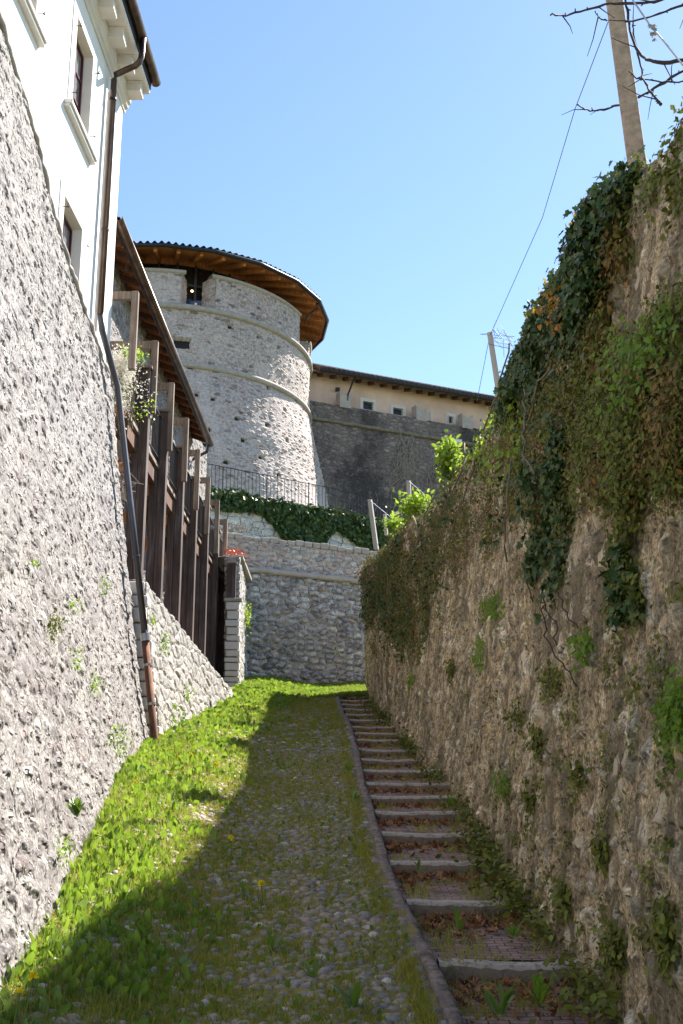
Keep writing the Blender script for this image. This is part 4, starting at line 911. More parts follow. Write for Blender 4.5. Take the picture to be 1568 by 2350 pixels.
def wall_leaves(name, ids, tpl, size, mat, off=(.02,.14), hang=1., parent=None, jit=.05, sp=.35, thr=-.25, cs=2.2, seed=5):
    ids = ids[clump_noise(ids, cs, seed)+rng.normal(0,.12,len(ids)) > thr]; N = len(ids)
    if N < 3: return None
    thick = np.clip(clump_noise(ids, 2.6, seed+9)+.6, 0, 1.3)
    p = WP[ids]+rnd3(N, jit)*np.array([.4,1,1]); p[:,0] -= rng.uniform(off[0], off[1], N)*thick
    nm = np.array([-1,-.25,.30])+rnd3(N, .55); tip = np.array([0,0,-1.])*hang+rnd3(N, .6)
    s = size*rng.uniform(.55,1.25,N)
    return inst(name, *tpl, p, nm, tip, s, mat, parent)
def clump(name, label, cat, parts, loc=None, group=None):
    """parts: list of (part name, ids, template, size, mat, kwargs) - the first makes the thing itself"""
    root = None
    for nm, ids, tpl, size, mat, kw in parts:
        if root is None:
            ids0 = ids
            root = empty(name, tuple(WP[ids[0]]) if loc is None else loc, label, cat, group)
        wall_leaves(nm, ids, tpl, size, mat, parent=root, **kw)
    return root
def stems(name, paths, r, mat, parent, off=.08, seedj=6):
    mb = MB()
    for pth in paths:
        pts = []
        for (x_, y_) in pth:
            d = (wpx-x_)**2+(wpy-y_)**2; i = int(np.argmin(d)); p = WP[i].copy(); p[0] -= off; pts.append(p)
        q = []
        for i in range(len(pts)-1):
            for t in np.linspace(0, 1, 5)[:-1]: q.append(tuple(pts[i]*(1-t)+pts[i+1]*t+rnd3(1,.012)[0]))
        q.append(tuple(pts[-1])); mb.tube(q, r, 5)
    return mb.build(name, mat, parent, smooth=True)
top_poly = [(1475,285),(1425,350),(1350,440),(1325,520),(1262,585),(1205,700),(1170,790),(1135,880),(1165,940),(1235,880),(1290,800),(1350,720),(1395,620),(1420,520),(1480,430),(1520,330),(1520,290)]
band = [(1180,760),(1110,920),(1060,990),(1000,1090),(900,1180),(833,1270),(833,1330),(870,1480),(950,1500),(1000,1440),(1050,1300),(1130,1210),(1200,1130),(1290,1060),(1335,960),(1365,860),(1365,720),(1280,760)]
low_dark = [(880,1290),(1000,1270),(1010,1400),(985,1480),(940,1500),(905,1480),(870,1440),(850,1330)]
clump('ivy', 'glossy dark ivy draped over the top edge of the right wall', 'ivy', [
    ('foliage', wall_ids(16000, top_poly), IVY, .058, M['ivy'], dict(off=(.02,.2), thr=-.35)),
    ('undergrowth', wall_ids(14000, top_poly), SMALL, .05, M['ivy_mid'], dict(off=(.0,.16), thr=-.6)),
    ('orange_foliage', wall_ids(420, blob=(1318,712,48,60)), IVY, .048, M['autumn'], dict(thr=-.05, off=(.12,.26), cs=5)),
    ('orange_foliage', wall_ids(160, blob=(1370,480,35,40)), IVY, .06, M['autumn'], dict(thr=.0, off=(.05,.2), cs=5))])
mass = clump('climber', 'thick tangle of green and brown climber covering the middle of the right wall', 'climbing plant', [
    ('foliage', wall_ids(38000, band), LEAF, .036, M['ivy_mid'], dict(off=(.0,.16), thr=-.08, cs=3)),
    ('dry_foliage', wall_ids(26000, band), LEAF, .034, M['dry'], dict(off=(.0,.14), thr=-.12, seed=14, cs=3)),
    ('ivy_foliage', wall_ids(6000, band), IVY, .055, M['ivy'], dict(off=(.05,.24), thr=.05, seed=23)),
    ('yellow_foliage', wall_ids(700, blob=(1190,1000,150,120)), IVY, .06, M['yellowgreen'], dict(off=(.1,.26), thr=.1, seed=28))])
stems('runners', [[(1258,890),(1265,960),(1262,1040),(1290,1090),(1288,1120)],[(1225,1060),(1220,1180),(1222,1290)],[(1150,1010),(1120,1100),(1085,1180),(1060,1260)],[(1330,830),(1300,880),(1275,960)],[(1210,780),(1190,900),(1150,1000)],
    [(980,1180),(1000,1250),(960,1330)],[(1040,1090),(1010,1180),(985,1260),(930,1330)],[(1080,1000),(1100,1080),(1060,1170)],[(930,1230),(915,1290),(920,1380)]], .009, M['stem'], mass, .2)
extra = [(1230,880),(1340,850),(1390,950),(1390,1100),(1320,1190),(1230,1220),(1170,1180),(1190,1080)]
clump('climber', 'patchy olive and rust creeping growth between the ivy strand and the bushy climber', 'climbing plant', [
    ('foliage', wall_ids(9000, extra), LEAF, .034, M['ivy_mid'], dict(off=(.0,.12), thr=.08, cs=3, seed=61)),
    ('dry_foliage', wall_ids(8000, extra), SMALL, .036, M['dry'], dict(off=(.0,.10), thr=.05, cs=3, seed=62)),
    ('green_foliage', wall_ids(9000, extra), LEAF, .036, M['moss'], dict(off=(.0,.14), thr=.1, cs=3.5, seed=63))])
clump('ivy', 'dense dark green ivy curtain hanging low at the far end of the right wall', 'ivy', [
    ('foliage', wall_ids(3600, low_dark), IVY, .05, M['ivy'], dict(off=(.02,.16), thr=-.05)),
    ('undergrowth', wall_ids(3600, low_dark), LEAF, .04, M['ivy_mid'], dict(off=(.0,.12), thr=-.15))])
st_ = clump('ivy', 'dark ivy strand hanging down the middle of the right wall with bare trailing stems', 'ivy', [
    ('foliage', wall_ids(2400, [(1290,1000),(1330,1060),(1310,1150),(1295,1290),(1305,1360),(1270,1370),(1235,1310),(1255,1180),(1240,1080)]), IVY, .055, M['ivy'], dict(off=(.05,.2), thr=-.2, cs=4)),
    ('undergrowth', wall_ids(1200, [(1290,1000),(1330,1060),(1310,1150),(1295,1290),(1240,1330),(1235,1180),(1240,1080)]), SMALL, .04, M['ivy_mid'], dict(off=(.0,.1), thr=0))])
stems('runners', [[(1262,1340),(1268,1400),(1275,1460),(1310,1520),(1345,1575)],[(1300,1360),(1320,1400),(1350,1440)],[(1225,1250),(1222,1330),(1240,1380)],[(1285,1300),(1262,1380),(1290,1430),(1300,1480)]], .005, M['dstem'], st_, .06)
clump('climber', 'bushy light green climber on the upper right of the wall', 'climbing plant', [
    ('foliage', wall_ids(19000, [(1500,730),(1600,660),(1600,1090),(1500,1130),(1470,1190),(1400,1180),(1372,1060),(1375,930),(1440,860),(1460,780)]), LEAF, .036, M['moss'], dict(off=(.02,.22), thr=-.08, seed=33, cs=2.8)),
    ('fresh_foliage', wall_ids(1600, [(1520,740),(1600,700),(1600,900),(1520,930),(1480,1060),(1440,1060),(1440,930)]), LEAF, .045, M['fresh'], dict(off=(.1,.3), thr=.05, seed=34)),
    ('dry_foliage', wall_ids(9000, [(1500,780),(1600,760),(1600,1090),(1400,1180),(1372,1060)]), SMALL, .036, M['dry'], dict(off=(.0,.22), thr=-.1, seed=35))])
clump('climber', 'narrow green climber dripping below the bushy one on the right wall', 'climbing plant', [
    ('foliage', wall_ids(3500, [(1430,1160),(1480,1160),(1485,1230),(1470,1400),(1440,1430),(1422,1330),(1435,1240)]), LEAF, .036, M['moss'], dict(off=(.02,.14), thr=-.3)),
    ('dark_foliage', wall_ids(500, [(1430,1240),(1475,1240),(1470,1400),(1440,1430),(1422,1330)]), IVY, .06, M['ivy'], dict(off=(.05,.16), thr=-.1))])
clump('wall_plant', 'mossy green tufts around the bare boulder top of the right wall', 'wall plant', [
    ('foliage', wall_ids(2600, [(1480,330),(1568,230),(1600,330),(1600,480),(1480,520),(1440,480)]), SMALL, .045, M['moss'], dict(off=(.0,.08), thr=.1, cs=4, seed=41))])
clump('wall_plant', 'rust brown and olive creeping plant below the dark ivy edge', 'wall plant', [
    ('foliage', wall_ids(5000, [(1390,480),(1470,440),(1480,640),(1410,720),(1400,900),(1340,960),(1320,830),(1380,700)]), SMALL, .045, M['dry'], dict(off=(.0,.1), thr=-.02, cs=2.6, seed=43)),
    ('green_foliage', wall_ids(5000, [(1390,480),(1470,440),(1480,640),(1410,720),(1400,900),(1340,960),(1320,830),(1380,700)]), SMALL, .045, M['moss'], dict(off=(.0,.12), thr=.0, cs=2.6, seed=44))])
tufts = [(1112,1505,12,45,'small green wall tuft beneath the hanging ivy strand'),(1042,1535,10,28,'narrow green wall tuft left of the strand tuft, further along'),(1280,1560,14,22,'green tuft beside the trailing bare stems'),
 (1355,1482,13,14,'tiny bright green tuft right of the bare stem ends'),(1345,1770,10,20,'little green tuft in the tan middle of the right wall'),(1390,1945,10,22,'small dark green tuft low on the right wall above the near steps'),
 (1560,1640,30,70,'leafy dark green plant at the right edge of the wall'),(1245,1700,9,30,'dark green tuft near the black crack in the wall'),(1425,2170,16,60,'mossy green streak low at the right of the wall'),
 (1140,1395,26,28,'pale green creeping tuft left of the ivy strand'),(1225,1830,10,18,'green tuft above the fern at the wall foot'),(1540,2150,20,60,'faint green growth at the bottom right of the wall'),
 (1165,1800,12,24,'moss tuft at lower middle of the wall foot'),(1300,2060,16,26,'green tuft above the wall foot near the second lowest step'),(1200,1640,10,16,'tiny tuft midway along the wall'),(950,1560,9,14,'tiny tuft on the far part of the right wall')]
for k, (x_, y_, rx, ry, lb) in enumerate(tufts):
    clump('wall_tuft', lb, 'wall plant', [('foliage', wall_ids(int(120+rx*ry*.35), blob=(x_,y_,rx,ry)), LEAF if k % 2 else SMALL, .045, M['moss'] if k % 3 else M['fresh'], dict(off=(.0,.1), thr=-.9))], group='small tufts on the right wall')
ids = np.concatenate([wall_ids(60, blob=(random.uniform(900,1560), random.uniform(1300,2200), 10, 18)) for _ in range(70)])
tag(wall_leaves('wall_moss', ids, SMALL, .035, M['moss'], off=(0,.04), thr=-.9), 'specks of moss and tiny plants scattered over the right wall', 'moss', kind='stuff')
# sunlit shrubs on the wall top
def shrub(px, py, rx, ry, Y, n, size, mat, label, tpl=LEAF, nm='shrub', lean=0):
    x0, y0 = px, py; c = atY(px, py, Y); k = 1/(F/ (Y*CP)); N = n
    p = c+rng.normal(size=(N,3))*np.array([rx*k*.5, rx*k*.6, ry*k*.5])
    root = empty(nm, tuple(c-np.array([0,0,ry*k*.8])), label, 'shrub')
    inst('foliage', *tpl, p, rnd3(N)+np.array([0,-.3,.8]), rnd3(N)+np.array([0,0,.3]), size*rng.uniform(.6,1.2,N), mat, root)
    mb = MB(); b = c-np.array([0,0,ry*k*1.2])
    for _ in range(10): e = c+rng.normal(size=3)*np.array([rx*k*.4,rx*k*.4,ry*k*.4]); mb.tube([tuple(b),tuple((b+e)/2+rng.normal(size=3)*.05),tuple(e)], [.02,.012,.005], 5)
    mb.build('stem', M['gstem'], root)
shrub(1030,1055,24,42,14.9,900,.09,M['yellowgreen'],'bright lime green shrub glowing in sun on the wall top')
shrub(955,1165,34,30,18.9,900,.09,M['yellowgreen'],'low lime green bush on the wall top behind the stakes')
shrub(905,1205,22,20,21.0,350,.08,M['yellowgreen'],'small lime green plant at the far end of the wall top')
shrub(838,1320,20,26,26.6,300,.07,M['autumn'] if False else M['dry'],'dry orange brown bush at the far corner of the right wall')
# foot-of-wall plants
def footplants():
    N = 9000; y = 5.2+rng.random(N)**1.2*19; d = fbm(y*1.6, y*0, 91)
    k = rng.random(N) < .35+d; y = y[k]; N = len(y); x = bx(y)-.02-np.abs(rng.normal(0,.11,N)); z = np.maximum(-2+.18*y-.02, -9)+np.abs(rng.normal(0,.09,N))*np.clip(1.2-(bx(y)-x)*2.5, .1, 1)
    o = inst('creeping_plant', *LEAF, np.stack([x,y,z],-1), rnd3(N,.7)+np.array([-.3,-.2,1]), rnd3(N)+np.array([-.3,0,.4]), .05*rng.uniform(.5,1.4,N), M['moss'])
    return tag(o, 'green creeping plants along the foot of the right wall', 'plants', kind='stuff')
footplants()
def fernplant(px, py, Y, n, size, label, mat, nm='weed', up=1., tpl=DOCK):
    c = atY(px, py, Y); root = empty(nm, tuple(c), label, 'plant'); N = n
    az = rng.uniform(0, 2*math.pi, N); el = rng.uniform(.3, 1.2, N)*up; tip = np.stack([np.cos(az)*np.cos(el), np.sin(az)*np.cos(el), np.sin(el)], -1)
    nn_ = np.stack([-np.cos(az)*np.sin(el), -np.sin(az)*np.sin(el), np.cos(el)], -1)
    sz_ = size*rng.uniform(.6,1.1,N); inst('leaf', *tpl, np.repeat(c[None], N, 0)+rnd3(N,.01), nn_, tip, np.stack([sz_*.75,sz_,sz_],-1), mat, root)
def onstair(px, py, off=0):
    r_ = ray(px, py); k_ = 2/(-(r_[2]-.18*r_[1])); return r_*k_
for (px, py, n, s, lb) in [(1145,2330,9,.30,'tall leafy weed in the lowest visible step corner'),(1055,2130,5,.26,'upright broad leaved weed on the second step'),(965,2000,5,.2,'short green weed at the kerb side of the third step'),
    (1240,2300,26,.22,'grassy tuft on the lowest tread near the wall'),(1180,2150,14,.16,'grassy tuft on the second tread near the wall'),(815,2320,7,.28,'pale green weed among the cobbles by the kerb'),(1125,2010,10,.18,'dark green weed at the wall end of the third step'),
    (1035,1850,14,.22,'pale toothed weed against the wall by the middle steps'),(620,2190,5,.26,'curled broad leaf weed among the cobbles'),(720,2250,4,.26,'single broad leaf plant in the middle of the cobbles'),(800,1770,12,.25,'leafy weed beside the kerb midway up'),(812,1840,10,.22,'second leafy weed beside the kerb')]:
    c = onstair(px, py); Yc = c[1]
    fernplant(px, py, Yc, n, s*.55, lb, M['dock'] if n < 12 else M['fresh'], tpl=DOCK if n < 12 else BLADE*1 if False else DOCK)
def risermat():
    m, N, L, P = newmat('worn_step_stone_dirt_and_shade'); tc = N.new('ShaderNodeTexCoord'); g = N.new('ShaderNodeNewGeometry'); sx = N.new('ShaderNodeSeparateXYZ'); L.new(g.outputs['True Normal'], sx.inputs[0])
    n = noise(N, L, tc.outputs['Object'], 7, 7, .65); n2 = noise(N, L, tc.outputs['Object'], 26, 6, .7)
    k = sstep(N, L, mth(N, L, 'MULTIPLY_ADD', n.outputs[0], .5, sx.outputs[2]), .55, 1.0)  # upright faces coloured darker than tops: riser shade painted in
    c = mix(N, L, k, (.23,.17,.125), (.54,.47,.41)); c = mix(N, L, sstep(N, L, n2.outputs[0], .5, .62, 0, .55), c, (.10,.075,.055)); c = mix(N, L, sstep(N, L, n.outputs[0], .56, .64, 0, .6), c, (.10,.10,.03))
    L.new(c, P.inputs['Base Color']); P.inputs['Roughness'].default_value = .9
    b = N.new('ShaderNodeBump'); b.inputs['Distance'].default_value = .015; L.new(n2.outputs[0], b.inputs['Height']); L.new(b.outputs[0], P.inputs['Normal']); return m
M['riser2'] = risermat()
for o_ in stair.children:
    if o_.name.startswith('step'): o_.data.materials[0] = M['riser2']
# leaf litter on the steps
def litter():
    P_ = []
    for i in range(1, len(LY)-1):
        y0, y1 = LY[i], LY[i+1]; n = 210 if i < 6 else 130
        x = kx(y0)+rng.random(n)**1.5*(bx(y0)-kx(y0)); f_ = 1-np.abs(rng.normal(0,.28,n)); y = y0+.14+(y1-y0-.2)*np.clip(f_,0,1); z = -2+.18*y0+(-.105+.18*(y1-y0))*(y-y0)/(y1-y0)+rng.random(n)*.02
        P_.append(np.stack([x,y,z],-1))
    P_ = np.concatenate(P_); N = len(P_)
    return tag(inst('leaf_litter', *CRUMP, P_, rnd3(N,.5)+np.array([0,0,1]), rnd3(N), .055*rng.uniform(.4,1.3,N), M['litter']), 'dry brown fallen leaves gathered on the steps', 'fallen leaves', kind='stuff')
litter()
# grass of the lane
def blades(name, n, ymin, ymax, w_, h_, mat, dens, tpl=BLADE, label='', kind='stuff', lean=.5, hcut=None, xr=None, pw=1.0):
    y = ymin*(ymax/ymin)**(rng.random(n)**pw); le = left_edge(y)+.12; ke = kx(y)-.12 if xr is None else xr(y); x = le+(ke-le)*rng.random(n)
    k = rng.random(n) < dens(x, y); x, y = x[k], y[k]; N = len(x)
    z = gz(x, y)+fbm(x*2.2, y*2.2, 3)*.035-.01; far_ = 1+np.clip((y-9)/12, 0, 1.4)
    tip = rnd3(N, lean)+np.array([0,0,1.1]); nm = np.stack([rng.normal(size=N), rng.normal(size=N)-.4, rng.random(N)*.4], -1)
    hh = h_*rng.uniform(.45,1.25,N)
    o = inst(name, *tpl, np.stack([x,y,z],-1), nm, tip, np.stack([w_*far_*rng.uniform(.7,1.3,N), hh, hh], -1), mat)
    return tag(o, label, 'grass', kind=kind)
def bankw(x, y): # 1 on the lush bank beside the scarp
    e = np.interp(y, [5,7.4,9,12,16,20,24,28], [-.95,-1.0,-1.1,-1.25,-1.4,-1.1,-.9,.6])
    return np.clip((e-x)/.55+.4+fbm(x*2.4, y*1.6, 101)*1.1, 0, 1)
patch = lambda x, y: fbm(x*2.6, y*2.0, 102)+fbm(x*7, y*6, 106)*.5
blades('short_grass', 300000, 4.6, 29, .007, .042, M['shortgrass'], lambda x, y: np.clip(.50-(x+.4)*.22+patch(x, y)*1.7+np.clip((y-8)/10, 0, .55), .06, 1), label='short yellow green moss and grass between the cobbles', lean=.9)
blades('moss_leaves', 170000, 4.6, 29, .02, .02, M['shortgrass'], lambda x, y: np.clip(.55-(x+.4)*.22+patch(x, y)*1.7+np.clip((y-8)/10, 0, .5), .05, 1), tpl=SMALL, label='tiny leaved ground cover creeping over the cobbles', lean=1.2)
blades('lush_grass', 90000, 4.6, 29, .008, .075, M['grass'], lambda x, y: bankw(x, y)*.8*(.55+.9*np.clip(patch(x, y)+.4,0,1)), label='longer green grass on the bank at the left of the lane', lean=.9)
blades('tall_weeds', 8000, 4.6, 27, .13, .09, M['dock'], lambda x, y: bankw(x, y)**2*.7*(patch(x*.6, y*.5) > -.1), tpl=DOCK, label='broad leaved weeds growing thick against the scarp', lean=1.0)
blades('green_weeds', 14000, 6, 29, .11, .09, M['fresh'], lambda x, y: bankw(x, y)**1.5*.8, tpl=DOCK, label='fresh leaved weeds on the sunny bank', lean=1.1)
blades('scattered_weeds', 9000, 4.6, 22, .07, .05, M['dock'], lambda x, y: np.clip(.35+patch(x, y), .1, 1), tpl=DOCK, label='little weeds scattered among the cobbles', lean=1.1)
blades('seed_heads', 5000, 5, 24, .006, .09, M['shortgrass'], lambda x, y: np.clip(.3+patch(x, y)-(x+.4)*.4, 0, 1), label='thin flowering stalks standing above the moss', lean=.25)
blades('crest_grass', 60000, 25.4, 31, .012, .07, M['grass'], lambda x, y: np.where(x > kx(y)-.1-np.clip(26.2-y,0,1)*9, .9, .3), label='sunlit grass on the crest of the lane', lean=.8, xr=lambda y: np.clip(kx(y)+(y-25.6)*1.3, -.1, 3.2))
N = 26000; y = 4.6*(25/4.6)**rng.random(N); e_ = rng.random(N); x = np.where(e_ < .5, kx(y)-.16-np.abs(rng.normal(0,.05,N)), kx(y)+.02+rng.random(N)**1.0*(bx(y)-kx(y)))
dn = fbm(x*4, y*3, 105); k = dn > np.where(e_ < .5, -.05, .0); x, y = x[k], y[k]; N = len(x)
zs_ = []
LYa = np.array(LY); ii = np.clip(np.searchsorted(LYa, y)-1, 0, len(LY)-2); y0 = LYa[ii]; y1 = LYa[ii+1]
zs_ = np.where(x > kx(y), -2+.18*y0+(-.105+.18*(y1-y0))*(y-y0)/(y1-y0), -2+.18*y)-.005
tag(inst('step_grass', *BLADE, np.stack([x,y,zs_],-1), np.stack([rng.normal(size=N), rng.normal(size=N)-.4, rng.random(N)*.4],-1), rnd3(N,.6)+np.array([0,0,1]), np.stack([.006*rng.uniform(.7,1.5,N),.045*rng.uniform(.4,1.6,N),.045*np.ones(N)],-1), M['shortgrass']), 'thin grass and moss tufts growing on the steps', 'grass', kind='stuff')
# plants on the scarp and on the low wall
def scpts(px, py, rx, ry, n):
    P_ = []
    A = P1[:ny0, :nt0].reshape(-1,3); ax, ay = proj(A); m_ = np.nonzero(((ax-px)/rx)**2+((ay-py)/ry)**2 < 1)[0]
    return A[rng.choice(m_, n)] if len(m_) else None
ny0, nt0 = 420, 300
A1 = P1[:ny0, :nt0].reshape(-1,3)[::3]; a1x, a1y = proj(A1)
A2_ = P2.reshape(-1,3); a2x, a2y = proj(A2_)
def sprout(A, ax, ay, px, py, rx, ry, n, size, mat, label, tpl=LEAF, grp=None):
    m_ = np.nonzero(((ax-px)/rx)**2+((ay-py)/ry)**2 < 1)[0]
    if len(m_) == 0: return
    p = A[rng.choice(m_, n)]+rnd3(n,.02); p[:,0] += rng.uniform(.02,.09,n)
    root = empty('wall_tuft', tuple(A[m_[0]]), label, 'wall plant', grp)
    inst('foliage', *tpl, p, rnd3(n,.7)+np.array([1,-.4,.4]), rnd3(n,.8)+np.array([.3,0,-.3]), size*rng.uniform(.6,1.3,n), mat, root)
for (x_, y_, rx, ry, n, lb) in [(108,1435,14,38,120,'small dense green plant on the middle of the scarp'),(155,1390,14,14,50,'wispy grass tuft on the scarp right of the dense plant'),(158,1505,9,32,60,'pale green trailing tuft on the scarp'),(208,1565,10,30,60,'speckled green tuft lower on the scarp'),
    (228,1345,8,26,40,'slim dark tuft near the grey pipe'),(128,1950,16,30,60,'yellow green sprout low on the scarp'),(60,1290,9,12,20,'tiny sprout at upper left of the scarp'),(262,1700,30,34,160,'leafy growth at the foot of the scarp by the rusty pipe'),(238,1345,8,10,20,'single tuft beside the pipe clamp')]:
    sprout(A1, a1x, a1y, x_, y_, rx, ry, n, .036, M['fresh'] if n != 120 else M['moss'], lb, grp='tufts on the sunlit scarp')
fernplant(*((175,1870)), 8.0, 24, .12, 'dark leaved sapling growing out of the lower scarp', M['dock'], 'sapling', up=1.1)
for (x_, y_, rx, ry, n, lb) in [(370,1475,12,26,70,'green tuft on the upper part of the low wall'),(345,1420,8,16,30,'little tuft next to the low wall quoins'),(425,1590,9,24,50,'tuft in the middle of the low wall'),(400,1650,20,30,90,'grassy growth at the foot of the low wall')]:
    sprout(A2_, a2x, a2y, x_, y_, rx, ry, n, .05, M['fresh'], lb, grp='tufts on the low wall')
# dandelions
def dandelion(base, head, r, label, group=None):
    root = empty('dandelion', base, label, 'flower', group); b = Vector(base); h = Vector(head)
    mb = MB(); mb.tube([b, b.lerp(h,.5)+Vector((.01,0,.01)), h], .0035, 6); mb.build('stem', M['gstem'], root)
    n = 46; az = rng.uniform(0, 2*math.pi, n); el = rng.uniform(.15,1.4,n); tip = np.stack([np.cos(az)*np.cos(el), np.sin(az)*np.cos(el), np.sin(el)],-1)
    inst('flower_head', np.array([(-.14,0,0),(.14,0,0),(.17,1,0),(-.17,1,0)]), np.array([(0,1,2,3)]), np.repeat(np.array([head]),n,0), rnd3(n), tip, r, M['yellow'], root)
dandelion(tuple(atY(35,2345,5.0)-np.array([0,0,.12])), tuple(atY(77,2242,4.9)), .022, 'tallest yellow dandelion in the bottom left corner')
dandelion(tuple(atY(15,2360,5.0)-np.array([0,0,.1])), tuple(atY(46,2278,4.95)), .018, 'lower yellow dandelion in the bottom left corner')
for k, (px, py) in enumerate([(495,1755),(530,1925),(600,2030),(365,1697),(372,1690),(395,1722),(410,1740),(440,1735),(310,1795),(392,1780),(447,1630)]):
    r_ = ray(px, py); kk = 1.75/(-(r_[2]-.18*r_[1])); h = r_*kk
    dandelion((h[0],h[1],h[2]-.16), tuple(h), .028, 'small yellow dandelion head dotted in the bank grass', 'dandelions scattered in the grass')

# ivy on terrace wall
def facepts(n, poly, p0, d, L_, z0, z1):
    u = rng.random(n)*L_; z = z0+rng.random(n)*(z1-z0); P_ = np.stack([p0[0]+d[0]*u, p0[1]+d[1]*u, z], -1); a, b = proj(P_); m_ = inpoly(a, b, poly); return P_[m_]
ivp = [(440,1120),(465,1125),(530,1135),(640,1165),(760,1185),(880,1200),(900,1225),(890,1250),(850,1262),(820,1250),(785,1225),(765,1212),(745,1240),(720,1258),(650,1240),(625,1205),(600,1178),(540,1170),(505,1172),(465,1150),(440,1150)]
P_ = facepts(90000, ivp, (-7.7,30.16), UD, 14, 6.3, 9.6); nU = np.array([UD[1], -UD[0], .15]); 
P_ = P_[:20000]; N = len(P_); P_ = P_+nU*rng.uniform(.02,.28,N)[:,None]*(.6+.5*fbm(P_[:,0]*1.5, P_[:,2]*1.5, 111))[:,None]+rnd3(N,.04)
iv = empty('ivy', (-2,34,8), 'dark ivy curtain hanging from the terrace wall under the railing', 'ivy')
inst('foliage', *IVY, P_, nU+rnd3(N,.5), np.array([0,0,-1])+rnd3(N,.5), .11*rng.uniform(.6,1.2,N), M['ivy'], iv)
# crown of the ivy along the terrace edge
u = rng.random(7000)*12.5; P_ = np.stack([-7.5+UD[0]*u, 30.3+UD[1]*u, 9.30+np.abs(rng.normal(0,.08,7000))*(.6+.8*(fbm(u*1.1, u*0, 113)+.4))], -1)+rnd3(7000,.07)
inst('crown', *IVY, P_, rnd3(7000)+np.array([0,0,1]), rnd3(7000), .11*rng.uniform(.6,1.2,7000), M['ivy'], iv)
# tufts on the far curtain wall
for (x_, y_, n, lb) in [(578,1500,60,'green tuft at the left foot of the far wall'),(645,1535,40,'little plants at the base of the far wall'),(768,1495,30,'green tuft in the right lower part of the far wall'),(655,1490,20,'tiny tuft low on the far wall'),(740,1570,30,'weeds where the far wall meets the grass'),(590,1345,16,'tiny plant just under the string course')]:
    c = atY(x_, y_, 29.4); p = c+rng.normal(size=(n,3))*np.array([.07,.08,.10]); root = empty('wall_tuft', tuple(c), lb, 'wall plant', 'tufts on the far wall')
    inst('foliage', *LEAF, p, rnd3(n)+np.array([0,-1,.5]), rnd3(n), .06*rng.uniform(.6,1.2,n), M['moss'], root)
# white blossom climber on the gallery end rail
c = empty('clematis', (-3.6,16.4,6.2), 'white blossoming climber on the near end railing of the gallery', 'climbing plant')
for (px, py, rx, ry, n, mat, sz, tpl, nm) in [(275,850,34,48,2200,M['blossom'],.045,SMALL,'blossoms'),(268,920,26,40,1600,M['blossom'],.045,SMALL,'blossoms'),(305,815,28,22,220,M['yellowgreen'],.05,LEAF,'foliage'),(270,900,34,60,400,M['moss'],.05,LEAF,'foliage'),(330,940,40,30,60,M['yellowgreen'],.05,LEAF,'foliage'),(320,900,40,45,90,M['blossom'],.04,SMALL,'blossoms')]:
    o_ = atY(px, py, 16.35); k_ = 16/F; p = o_+rng.normal(size=(n,3))*np.array([rx*k_*.5,.10,ry*k_*.5]); inst(nm, *tpl, p, rnd3(n)+np.array([.3,-.8,.5]), rnd3(n), sz*rng.uniform(.6,1.3,n), mat, c)
mb = MB()
for _ in range(14):
    a = atY(random.uniform(255,320), random.uniform(960,1000), 16.4); b = atY(random.uniform(250,345), random.uniform(810,930), 16.3); mb.tube([tuple(a), tuple((a+b)/2+rng.normal(size=3)*.08), tuple(b)], .006, 4)
mb.build('stem', M['stem'], c)
# dry nest of twigs behind the pipe
c = atY(278,1120,15.9); mb = MB()
for _ in range(70):
    a = c+rng.normal(size=3)*np.array([.06,.06,.16]); mb.tube([tuple(a), tuple(a+rng.normal(size=3)*.05), tuple(a+rng.normal(size=3)*.12)], .004, 4)
tag(mb.build('dry_plant', M['twig']), 'dry brown plant hanging beside the grey pipe under the gallery', 'dead plant')
c = atY(540,1274,26.3); root = empty('succulent', (c[0],c[1],5.92), 'red succulent plant on top of the stone pier', 'plant'); n = 260
inst('foliage', *SMALL, c+rng.normal(size=(n,3))*np.array([.11,.25,.05]), rnd3(n), rnd3(n)+np.array([0,0,1]), .07*rng.uniform(.6,1.2,n), M['redflower'], root)
c = atY(567,1420,28.0); n = 300; root = empty('shrub', (c[0],c[1],c[2]), 'pale green shrublet growing from the side of the stone pier', 'shrub')
inst('foliage', *LEAF, c+rng.normal(size=(n,3))*np.array([.05,.2,.17]), rnd3(n), rnd3(n), .06*rng.uniform(.6,1.2,n), M['yellowgreen'], root)
c = atY(545,1212,30.6); n = 300; root = empty('shrub', (c[0],c[1],7.3), 'greyish low shrub on the parapet left of the ivy', 'shrub')
inst('foliage', *LEAF, c+rng.normal(size=(n,3))*np.array([.3,.2,.06]), rnd3(n), rnd3(n), .07*rng.uniform(.6,1.2,n), M['twig'], root)

# ------------------------------------------------------------------ poles, stakes, wires, tree
def pole(name, b, t, w0, w1, mat, label, cat, group=None, rnd_=False):
    mb = MB(); b = Vector(b); t = Vector(t); n = 14
    if rnd_: mb.tube([b.lerp(t, k/n) for k in range(n+1)], [w0/2+(w1-w0)/2*k/n for k in range(n+1)], 12)
    else:
        d = (t-b).normalized(); ax = Vector((.94,-.34,0)); ay = Vector((.34,.94,0)); vs = []
        for k in range(n+1):
            c_ = b.lerp(t, k/n); w_ = (w0+(w1-w0)*k/n)/2; ch = w_*.22
            vs += [c_+ax*p*1+ay*q for p, q in ((-w_+ch,-w_),(w_-ch,-w_),(w_,-w_+ch),(w_,w_-ch),(w_-ch,w_),(-w_+ch,w_),(-w_,w_-ch),(-w_,-w_+ch))]
        fs = [(k*8+j, k*8+(j+1)%8, (k+1)*8+(j+1)%8, (k+1)*8+j) for k in range(n) for j in range(8)]+[tuple(range(8))[::-1], tuple(n*8+j for j in range(8))]
        mb.add(vs, fs)
    return tag(mb.build(name, mat), label, cat, group)
